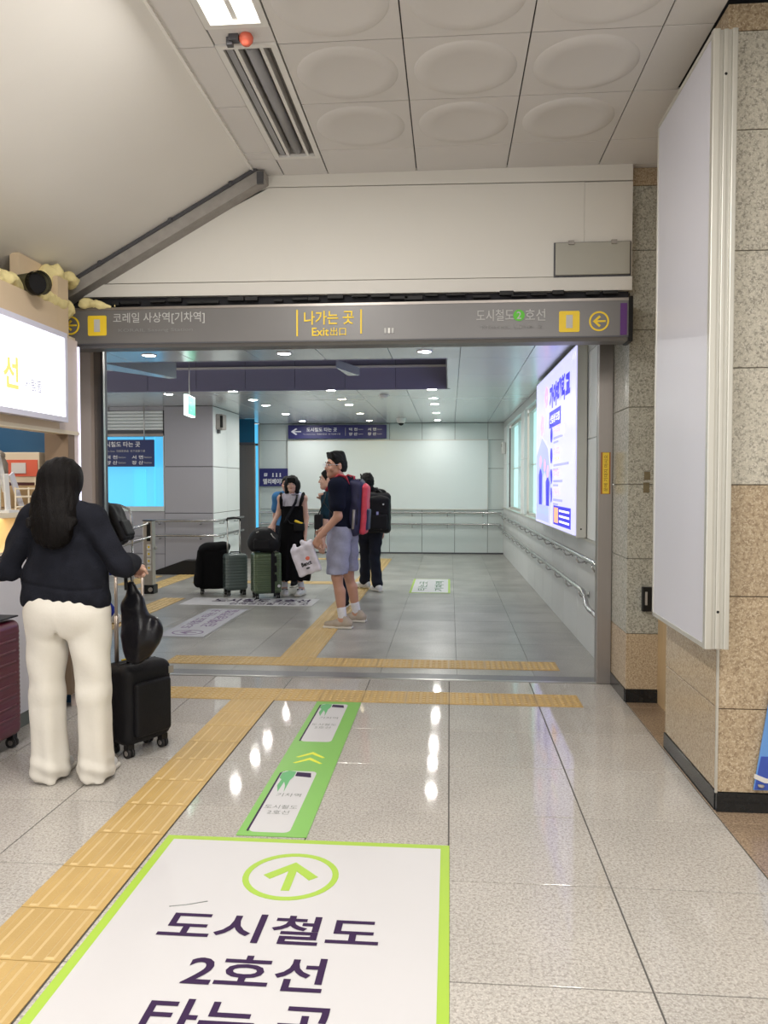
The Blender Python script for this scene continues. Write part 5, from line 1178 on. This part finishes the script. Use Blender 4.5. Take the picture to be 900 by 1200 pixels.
s.cap((-1.99, 3.71, 1.37), (-1.83, 3.71, 1.37), .040, None, .05); s.cap((-1.97, 3.675, 1.31), (-1.86, 3.675, 1.31), .035, None, .05)   # the hood lying on the back
s.clip((0, 0, -1), (0, 0, .895)); s.cap((-1.92, 3.80, 1.40), (-1.92, 3.80, 1.6), .07, None, .02, None, 's')
def fold_jacket(P):
    x, y, z = P[:, 0], P[:, 1], P[:, 2]; gat = np.clip((1.0-z)/.08, 0, 1)
    seam = np.exp(-((z-1.005-.02*np.sin(x*8))/.006)**2)*(np.abs(x+1.9) < .2)
    return gat*.0022*np.sin(x*120+2*np.sin(z*30))+.008*np.sin((z*1.1+np.abs(x+1.9)*1.4)*38)*np.clip((np.abs(x+1.9)-.1)*6, 0, 1)+.004*nz(P, 22, 1)+.008*seam
s.disp(fold_jacket); sobj('jacket', s, .0075, dk, p.root)
s = SDF(); s.k = .03
s.ell((-1.925, 3.775, 1.535), (.091, .112, .100)); s.cap((-1.925, 3.73, 1.50), (-1.925, 3.69, 1.36), .105, .110, .05, ((0, 1, 0), 1.2)); s.cap((-1.925, 3.69, 1.36), (-1.90, 3.625, 1.285), .112, .100, .05, ((0, 1, 0), 1.7)); s.cap((-1.90, 3.62, 1.285), (-1.88, 3.60, 1.265), .095, .060, .04, ((0, 1, 0), 1.8))
for x, zz in ((-2.01, 1.29), (-1.985, 1.25), (-1.955, 1.235), (-1.92, 1.22), (-1.885, 1.235), (-1.85, 1.225), (-1.82, 1.25), (-1.80, 1.28)): s.cap((x, 3.62, 1.32), (x+.004, 3.585, zz), .024, .006, .012)
s.ell((-1.925, 3.90, 1.49), (.075, .08, .10), None, .01, 's')
s.disp(lambda P: .0020*np.sin(P[:, 0]*150+3*np.sin(P[:, 2]*9)+P[:, 1]*60)+.0012*np.sin(P[:, 0]*330+P[:, 2]*14)+.003*nz(P, 18, 4)); sobj('hair', s, .0065, M['hair'], p.root)
p.shoes(wshoe, solew, .008)

# --- her luggage
t, z0 = suitcase('black soft-sided carry-on suitcase standing right of the woman in white trousers', (-1.745, 4.25, 0), 1.05, .32, .22, .44, bnylon, hard=False, handle=.52, handle_m=mat('bronze_pole', (.34, .29, .25), .35, .7))
s = SDF(); s.box((0, -.125, z0+.20), (.12, .02, .15), .018); sobj('front_pocket', s, .008, bnylon, t)
bm = B(); bb(bm, -.05, .04, .07, .08, z0+.437, z0+.445); obj('tag', bm, M['yellow'], t); bb_ = B(); bb(bb_, .12, .155, -.118, -.112, z0+.36, z0+.40); obj('badge', bb_, M['steel'], t)
mr = mat('maroon_hard_shell', (.115, .010, .028), .38, coat=.3)
t, z0 = suitcase('large maroon hard-shell suitcase with ribbed side at the left frame edge', (-2.545, 4.02, 0), PI/2-.04, .52, .20, .66, mr, handle=.34, handle_m=M['black_plastic'], ribs=99, wheel_r=.03)
for k in range(8):
    bm = B(); z = z0+.12+k*.062; cyl(bm, (-.20, -.101, z), (.19, -.101, z), .0065, n=8); obj('rib', bm, mat('maroon_rib', (.20, .035, .06), .4) if k == 0 else bpy.data.materials['maroon_rib'], t)
bm = B(); bb(bm, -.235, .235, -.094, .094, z0+.675, z0+.684, .003); obj('top_plate', bm, M['black_plastic'], t)
t = thing('drawstring_bag', 'shiny black drawstring bag hanging from the carry-on handle', 'bag', (-1.66, 4.06, .55))
s = SDF(); s.k = .05; s.cap((-1.69, 4.03, .97), (-1.67, 4.03, .84), .020, .05, .05); s.cap((-1.67, 4.03, .84), (-1.635, 4.03, .72), .060, .098, .05, ((0, 1, 0), 1.4)); s.ell((-1.635, 4.03, .68), (.088, .07, .10)); s.ell((-1.665, 4.03, .60), (.055, .05, .06)); s.ell((-1.55, 4.03, .72), (.03, .03, .05))
s.disp(lambda P: .007*np.sin((P[:, 0]+1.7)*70*(1.15-(P[:, 2]-.5))+P[:, 1]*30)*np.clip((P[:, 2]-.52)*4, 0, 1)+.004*nz(P, 40, 3)); sobj('bag_body', s, .007, mat('black_satin', (.005, .005, .008), .33, spec=.3, bump=.3, bscale=40), t)
strap('drawstring', [(-1.70, 4.0, .94), (-1.72, 4.04, 1.02), (-1.735, 4.09, 1.05)], .010, M['black_plastic'], t); strap('drawstring', [(-1.69, 4.06, .94), (-1.70, 4.06, 1.0), (-1.70, 4.09, 1.05)], .008, M['black_plastic'], t)

# --- tall man in shorts, side on
hd = math.radians(74)
p = Person('tall man in dark T-shirt, lavender grey shorts and glasses looking back left', (-1.14, 8.24), hd, 1.83, 1.05,
           head=(-1.195, 8.20, 1.690), neck=(-1.12, 8.23, 1.545), head_heading=math.radians(122), shL=(-1.165, 8.055, 1.475), shR=(-1.06, 8.41, 1.475),
           elL=(-1.145, 8.0, 1.165), wrL=(-1.335, 7.975, .955), elR=(-1.12, 8.46, 1.18), wrR=(-1.32, 8.45, 1.03), hipL=(-1.15, 8.14, .985), hipR=(-1.10, 8.33, .985),
           knL=(-1.165, 8.07, .53), knR=(-1.09, 8.40, .53), anL=(-1.10, 8.035, .09), anR=(-1.00, 8.44, .09), toeL=math.radians(84), toeR=math.radians(80),
           handL=((-.42, .05, -.9), (.35, .9, -.1), .75))
p.body(M['skin'], .0075); J = p.J
s = SDF(); p.torso(s, .022, .05); s.cap(J['pelvis']+[0, 0, .02], J['pelvis']+[0, 0, .12], .150, .140, .04, (p.fwd, 1.15))
for S in 'LR': p.arm(s, S, .020, .62, .04, .016)
s.clip(-np.array([0, 0, 1.])+p.fwd*(-.30), J['pelvis']+[0, 0, .0]-p.fwd*.1*0); s.ell(J['neck']+[-.01, 0, .03], (.062, .062, .045), None, .01, 's')
s.disp(lambda P: .006*np.sin((P[:, 2]+.5*P[:, 0])*34)*np.clip((1.35-P[:, 2])*4, 0, 1)+.003*nz(P, 25, 4)); sobj('tshirt', s, .009, nv, p.root)
s = SDF(); s.k = .04; s.cap(J['pelvis']+[0, 0, .05], J['pelvis'], .150, .150, .04, (p.fwd, 1.12))
for S in 'LR': s.cap(J['hip'+S], J['kn'+S]+[0, 0, .04], .128, .112, .035)
s.clip((0, 0, -1), (0, 0, .565)); s.clip((0, 0, 1), (0, 0, 1.06)); s.disp(lambda P: .004*np.sin(P[:, 2]*40+P[:, 0]*20)+.004*nz(P, 18, 3)); sobj('shorts', s, .009, lav, p.root)
p.hair_cap(.007, .005, .050, low=-.060, quiff=.008); p.shoes(beige, solew, .008, sock=wsock, sock_h=.19)
bm = B(); P3 = p.P3
for sx in (-1, 1):
    c_ = Vector(P3(.034*sx, .112, .004)); H_ = p.headR; rt_ = Vector(H_@[1, 0, 0]); n_ = 20
    tube(bm, [c_+rt_*.026*math.cos(2*PI*k/n_)+Vector((0, 0, 1))*.019*math.sin(2*PI*k/n_) for k in range(n_+1)], .0022, 5)
    tube(bm, [P3(.060*sx, .110, .010), P3(.080*sx, .06, .012), P3(.084*sx, -.02, .008)], .0022, 5)
tube(bm, [P3(-.009, .114, .008), P3(0, .117, .010), P3(.009, .114, .008)], .0022, 5); obj('glasses', bm, mat('silver_glasses', (.6, .62, .68), .3, .6), p.root, True)
t, Q = backpack('coral red and navy backpack worn by the man in shorts', (-.965, 8.28, 1.25), math.radians(88), (.31, .22, .60), red, navyn, red, tilt=-.06)
pack_straps(t, p, Q, .6, red, .25)
strap('side_pocket', [Q(-.165, .02, -.22), Q(-.17, .02, -.02)], .045, M['trim_grey'], t, .3)

# --- carrier bag
t = thing('carrier_bag', 'white plastic carrier bag with small black and red logo held between the man and woman', 'bag', (-1.48, 7.98, .53))
a = math.radians(-20); Rb = np.stack([[math.cos(a), 0, -math.sin(a)], [0, 1, 0], [math.sin(a), 0, math.cos(a)]], 1); Rb = np.array([[math.cos(a), 0, -math.sin(a)], [0, 1, 0], [math.sin(a), 0, math.cos(a)]])
cb = np.array([-1.478, 7.99, .715]); Rb = Rb.T
QB = lambda x, y, z: cb+Rb@np.array([x, y, z])
s = SDF(); s.k = .03; s.box(cb, (.125, .028, .15), .024, Rb); s.cap(QB(-.08, 0, .13), QB(-.06, 0, .185), .022, .018, .03); s.cap(QB(.06, 0, .13), QB(.03, 0, .19), .03, .022, .03); s.cap(QB(.06, 0, .13), QB(.115, 0, .165), .03, .022, .03)
s.disp(lambda P: .004*nz(P, 36, 2)+.003*np.sin(P[:, 0]*60+P[:, 2]*25)); sobj('bag_body', s, .007, plastic, t)
RB, UB = Rb@[1, 0, 0], Rb@[0, 0, 1]
text('ßenct', t, M['black_plastic'], tuple(QB(0, -.036, -.035)), (.11, .045), R=RB, U=UB, bold=.04)
obj('red_mark', poly2d([(.022*math.cos(2*PI*k/14)*(1+.15*math.sin(5*2*PI*k/14)), .020*math.sin(2*PI*k/14)) for k in range(14)], tuple(QB(.03, -.035, .012)), tuple(RB), tuple(UB), .002), M['red_gloss'], t)
obj('small_mark', poly2d([(.022*math.cos(2*PI*k/14), .010*math.sin(2*PI*k/14)) for k in range(14)], tuple(QB(0, -.035, -.085)), tuple(RB), tuple(UB), .002), M['sign_grey_dark'], t)

# --- woman in the black pinafore
p = Person('woman with black bob in a long black pinafore over a white blouse', (-2.11, 10.42), PI+.05, 1.60, .92, male=False,
           elR=(-2.30, 10.42, 1.10), wrR=(-2.345, 10.25, .955), elL=(-1.925, 10.44, 1.05), wrL=(-1.925, 10.36, .82), handR=((-.1, -.75, -.5), (0, .3, -.9), 1.0), handL=((.05, -.15, -1), (-1, 0, 0), .8),
           anL=(-1.99, 10.42, .085), anR=(-2.22, 10.42, .085), knL=(-2.03, 10.40, .46), knR=(-2.20, 10.40, .46), toeL=PI-.15, toeR=PI+.3)
p.body(M['skin_light'], .0075); J = p.J; h = p.h
s = SDF(); p.torso(s, .010, .04); s.cap(J['neck']-[0, 0, .03], J['neck']+[0, -.0, .035], .053, .050, .02)
s.clip((1, 0, 0), (-1.985, 0, 0)); s.clip((-1, 0, 0), (-2.235, 0, 0)); s.clip((0, 0, -1), (0, 0, 1.15)); s.disp(lambda P: .0025*np.sin(P[:, 0]*150)); sobj('blouse', s, .0085, wshirt, p.root)
s = SDF(); s.k = .04; s.cap(J['pelvis'], J['waist'], .160, .140, .04, (p.fwd, 1.3)); s.cap(J['waist'], J['chest']-[0, 0, .03], .140, .155, .04, (p.fwd, 1.35))
s.cap((-2.11, 10.42, .90), (-2.11, 10.42, .30), .175, .245, .05, ((0, 1, 0), 1.2)); s.clip((0, 0, -1), (0, 0, .215)); s.clip((0, 0, 1), (0, 0, 1.205))
s.disp(lambda P: (.012*np.sin(np.arctan2(P[:, 1]-10.42, P[:, 0]+2.11)*11)+.006*np.sin(np.arctan2(P[:, 1]-10.42, P[:, 0]+2.11)*19+1))*np.clip((.95-P[:, 2])*1.6, 0, 1)+.003*nz(P, 20, 1)); sobj('pinafore', s, .0095, blk, p.root)
for sx in (-1, 1):
    strap('ruffle_strap', [(-2.11+sx*.12, 10.30, 1.17), (-2.11+sx*.135, 10.335, 1.26), (-2.11+sx*.15, 10.42, 1.345), (-2.11+sx*.135, 10.50, 1.26), (-2.11+sx*.12, 10.53, 1.17)], [.03, .036, .048, .034, .02], blk, p.root, .6)
s = SDF(); P3 = p.P3; s.k = .03; H_ = p.headR; s.ell(P3(0, -.016, .036), np.array([.096, .112, .102])*h, H_)
for sx in (-1, 1): s.cap(P3(.072*sx, -.0, .02), P3(.078*sx, .012, -.115), .038*h, .030*h, .04)
s.cap(P3(-.04, -.05, -.03), P3(.04, -.05, -.03), .075*h, None, .04); s.ell(P3(0, .10, -.05), np.array([.056, .07, .080])*h, H_, .012, 's'); s.clip((0, 0, -1), P3(0, 0, -.135))
for k in range(5): s.cap(P3((k-2)*.024, .075, .085), P3((k-2)*.026, .100-.004*abs(k-2), .032), .018*h, .010*h, .01)
s.disp(lambda P: .002*np.sin(P[:, 0]*170)); sobj('hair', s, .007, M['hair_short'], p.root)
p.shoes(wshoe, solew, .008, sock=wsock, sock_h=.17)
for S in 'LR':
    a_ = J['an'+S]+p.toe[S]*.06; bm = B(); bx(bm, (a_[0], a_[1], .085), (.075, .03, .012)); obj('shoe_stripe', bm, M['black_plastic'], p.root)
t = thing('shoulder_bag', 'small black crossbody bag with a yellow pouch at the hip of the woman in black', 'bag', (-1.99, 10.26, .8))
s = SDF(); s.box((-1.985, 10.26, .93), (.07, .035, .06), .025); sobj('bag_body', s, .008, bnylon, t); s = SDF(); s.cap((-2.03, 10.235, 1.01), (-1.945, 10.245, .975), .018, .014); s.cap((-1.945, 10.245, .975), (-1.93, 10.26, .90), .010); sobj('yellow_pouch', s, .006, M['yellow'], t)
strap('strap', [(-2.20, 10.42, 1.35), (-2.02, 10.33, 1.355), (-2.045, 10.265, 1.25), (-2.16, 10.245, 1.05), (-2.10, 10.24, .98), (-2.0, 10.24, .97)], .014, bnylon, t)
strap('strap', [(-2.03, 10.36, 1.35), (-2.04, 10.295, 1.25), (-2.14, 10.25, 1.06), (-2.18, 10.25, .98)], .016, bnylon, t)

# --- luggage around her
gshell = mat('olive_green_hard_shell', (.085, .125, .065), .28, .25, coat=.4)
t, z0 = suitcase('metallic olive green ribbed suitcase with black strap, under the black rucksack', (-2.405, 10.13, 0), .45, .37, .27, .54, gshell, ribs=17, handle=.30, group=LUG)
bm = B(); bb(bm, .035, .085, -.141, -.133, z0+.01, z0+.535); bb(bm, .04, .08, -.139, .139, z0+.538, z0+.545); obj('luggage_strap', bm, bnylon, t)
for k in range(3):
    s = SDF(); s.cap((.095, -.139, z0+.18+k*.12), (.095, -.139, z0+.24+k*.12), .02, .016); sobj('tag', s, .007, bnylon, t)
bm = B(); cyl(bm, (.14, -.134, z0+.10), (.14, -.139, z0+.10), .02, n=14); obj('round_badge', bm, wshoe, t)
gg_ = mat('grey_green_hard_shell', (.085, .115, .11), .35, coat=.3)
t, z0 = suitcase('smooth grey-green suitcase with tall raised handle between the black and green cases', (-2.895, 10.40, 0), .5, .30, .24, .49, gg_, ribs=99, handle=.47, group=LUG)
t, z0 = suitcase('large black soft suitcase with a bag draped over it, leftmost of the group', (-3.225, 10.52, 0), .25, .40, .28, .55, blk, hard=False, handle=0, group=LUG)
s = SDF(); s.k = .05; s.ell((.0, -.01, z0+.55), (.20, .14, .09)); s.cap((-.17, -.10, z0+.5), (-.20, -.13, z0+.1), .05, .07, .06); s.ell((.14, -.03, z0+.58), (.08, .08, .06)); s.disp(lambda P: .006*nz(P, 24, 2)); sobj('draped_cover', s, .009, blk, t)
t = thing('rucksack', 'bulging black rucksack lying on top of the green suitcase', 'backpack', (-2.42, 10.10, .605))
s = SDF(); s.k = .05; s.ell((-2.43, 10.10, .77), (.19, .15, .165)); s.ell((-2.33, 10.08, .73), (.13, .13, .125)); s.ell((-2.55, 10.08, .71), (.08, .10, .10)); s.clip((0, 0, -1), (0, 0, .612)); s.disp(lambda P: .006*nz(P, 22, 3)); sobj('bag_body', s, .009, bnylon, t)
s = SDF(); s.k = .02; s.box((-2.42, 9.965, .72), (.11, .03, .07), .028); sobj('front_pocket', s, .008, bnylon, t)
bm = B(); tube(bm, [(-2.30, 9.97, .86), (-2.27, 9.955, .82), (-2.24, 9.965, .79)], .007, 6); tube(bm, [(-2.49, 9.965, .87), (-2.46, 9.955, .885)], .009, 6); obj('zip_pull', bm, M['steel'], t)

# --- man walking away with the black backpack
hd = math.radians(24)
p = Person('man in black seen from behind walking away along the yellow path', (-1.12, 11.0), hd, 1.64, 1.0, head=(-1.17, 11.05, 1.515), head_heading=math.radians(40),
           anL=(-1.21, 11.16, .10), anR=(-1.00, 10.84, .09), knL=(-1.20, 11.17, .47), knR=(-1.05, 10.98, .47), hipL=(-1.20, 11.0, .87), hipR=(-1.03, 10.97, .87), toeL=math.radians(60), toeR=math.radians(35))
p.body(M['skin'], .009, face=False); J = p.J
s = SDF(); p.torso(s, .03, .05)
for S in 'LR': p.arm(s, S, .026, 1.9, .04, .01)
s.cap(J['neck']-[0, 0, .02]-p.fwd*.05, J['neck']+[0, 0, .02]-p.fwd*.05, .06, .055); s.clip((0, 0, -1), (0, 0, .86)); s.disp(lambda P: .005*nz(P, 22, 1)); sobj('jacket', s, .0095, blk, p.root)
s = SDF(); s.k = .03; s.cap(J['pelvis']+[0, 0, .03], J['pelvis'], .140, None, .04, (p.fwd, 1.15))
for S in 'LR': p.leg(s, S, .022, 1.93, .03, .022)
s.disp(lambda P: .004*np.sin(P[:, 2]*45+P[:, 0]*20)+.003*nz(P, 20, 3)); sobj('trousers', s, .0095, jeans, p.root)
p.hair_cap(.0075, .014, .03, low=-.10, lumps=.006, quiff=.004); p.shoes(wshoe, solew, .009, sock=wsock, sock_h=.14)
t, Q = backpack('big black backpack with white tags on the man walking away', (-.985, 10.78, 1.10), hd-.25, (.36, .28, .56), bnylon, bnylon, bnylon, tilt=-.05)
pack_straps(t, p, Q, .54, bnylon, .25)
for x, z, w_, h_, mm in ((.06, -.17, .09, .02, M['white_plastic']), (.06, -.20, .07, .02, M['white_plastic']), (-.02, .0, .03, .06, mat('lilac_tag', (.35, .35, .62), .5)), (.06, .13, .02, .02, M['white_plastic'])):
    bm = B(); R3 = rotz(hd-.15); c_ = Q(x, -.150, z); v_ = bx(bm, (0, 0, 0), (w_, .006, h_)); bmesh.ops.transform(bm, matrix=Matrix.Translation(c_) @ Matrix(R3.tolist()).to_4x4(), verts=bm.verts[:]); obj('tag', bm, mm, t)

# --- man partly hidden behind the tall man
p = Person('man in dark teal T-shirt half hidden behind the tall man, raising his hand', (-1.36, 9.30), math.radians(95), 1.66, .95, head=(-1.445, 9.26, 1.55), neck=(-1.39, 9.29, 1.42),
           shL=(-1.425, 9.14, 1.33), elL=(-1.45, 9.10, 1.04), wrL=(-1.475, 9.06, .82), shR=(-1.36, 9.46, 1.33), elR=(-1.50, 9.40, 1.13), wrR=(-1.50, 9.20, 1.32), hipL=(-1.32, 9.24, .87), hipR=(-1.31, 9.38, .87), pelvis=(-1.32, 9.3, .90), knL=(-1.30, 9.26, .47), knR=(-1.29, 9.38, .47), anL=(-1.285, 9.26, .08), anR=(-1.275, 9.40, .08), toeL=.1, toeR=-.1)
p.body(M['skin_light'], .009); s = SDF(); p.torso(s, .02, .05)
for S in 'LR': p.arm(s, S, .02, .62, .04, .014)
s.clip((0, 0, -1), (0, 0, .84)); s.disp(lambda P: .005*nz(P, 22, 1)); sobj('tshirt', s, .01, teal, p.root)
s = SDF(); s.k = .03; s.cap(p.J['pelvis']+[0, 0, .03], p.J['pelvis'], .140, None, .04, (p.fwd, 1.15))
for S in 'LR': p.leg(s, S, .02, 1.93, .03, .01)
sobj('trousers', s, .01, jeans, p.root); p.hair_cap(.008, .010, .045); p.shoes(blk, solew, .009)
t = thing('camera_bag', 'small black bag at the hip of the half-hidden man', 'bag', (-1.53, 9.1, .95)); s = SDF(); s.box((-1.515, 9.0, 1.06), (.05, .035, .09), .02); sobj('bag_body', s, .008, bnylon, t)
strap('strap', [(-1.515, 9.0, 1.15), (-1.45, 9.06, 1.33), (-1.38, 9.2, 1.42)], .012, bnylon, t); bm = B(); tube(bm, [(-1.55, 9.0, 1.0), (-1.56, 9.0, .88), (-1.52, 9.0, .84)], .006, 6); obj('loose_strap', bm, bnylon, t)

# --- person hidden behind the woman in the pinafore
p = Person('person in blue shirt almost hidden behind the woman with the bob', (-2.36, 11.30), PI, 1.60, .92)
p.body(M['skin'], .011); s = SDF(); p.torso(s, .02, .05)
for S in 'LR': p.arm(s, S, .02, .62, .04, .014)
s.clip((0, 0, -1), (0, 0, .84)); sobj('shirt', s, .011, cloth_mat('sky_blue_cotton', (.05, .16, .34)), p.root)
s = SDF(); s.k = .03; s.cap(p.J['pelvis']+[0, 0, .03], p.J['pelvis'], .140, None, .04, (p.fwd, 1.15))
for S in 'LR': p.leg(s, S, .02, 1.93, .03, .01)
sobj('trousers', s, .011, jeans, p.root); p.hair_cap(.009, .012, .045); p.shoes(blk, solew, .01)

# --- crouching person behind the left door post
p = Person('crouching person in blue with a black backpack behind the left door post', (-3.62, 8.0), PI/2, 1.66, 1.0, head=(-3.98, 8.0, 1.22), neck=(-3.90, 8.0, 1.14), chest=(-3.80, 8.0, 1.03), waist=(-3.68, 8.0, .86), pelvis=(-3.58, 8.0, .68),
           shL=(-3.84, 7.83, 1.10), shR=(-3.84, 8.17, 1.10), elL=(-3.95, 7.80, .86), elR=(-3.95, 8.20, .86), wrL=(-4.14, 7.88, .74), wrR=(-4.14, 8.12, .74), hipL=(-3.60, 7.9, .66), hipR=(-3.60, 8.1, .66), knL=(-3.92, 7.86, .47), knR=(-3.92, 8.14, .47), anL=(-3.62, 7.86, .09), anR=(-3.62, 8.14, .09))
p.body(M['skin'], .01, face=False); s = SDF(); p.torso(s, .025, .05)
for S in 'LR': p.arm(s, S, .02, 1.5, .04, .01)
s.clip((.5, 0, -.85), (-3.60, 8.0, .70)); s.disp(lambda P: .005*nz(P, 22, 1)); sobj('shirt', s, .01, blue, p.root)
s = SDF(); s.k = .03; s.cap(p.J['pelvis']+[0, 0, .03], p.J['pelvis'], .145, None, .04, (p.fwd, 1.15))
for S in 'LR': p.leg(s, S, .022, 1.93, .03, .01)
sobj('trousers', s, .01, blue, p.root); p.hair_cap(.009, .012, .045, low=-.07); p.shoes(wshoe, solew, .01)
t, Q = backpack('black backpack on the crouching person behind the door post', (-3.535, 8.0, 1.075), PI/2, (.33, .25, .48), bnylon, bnylon, bnylon, tilt=.42)
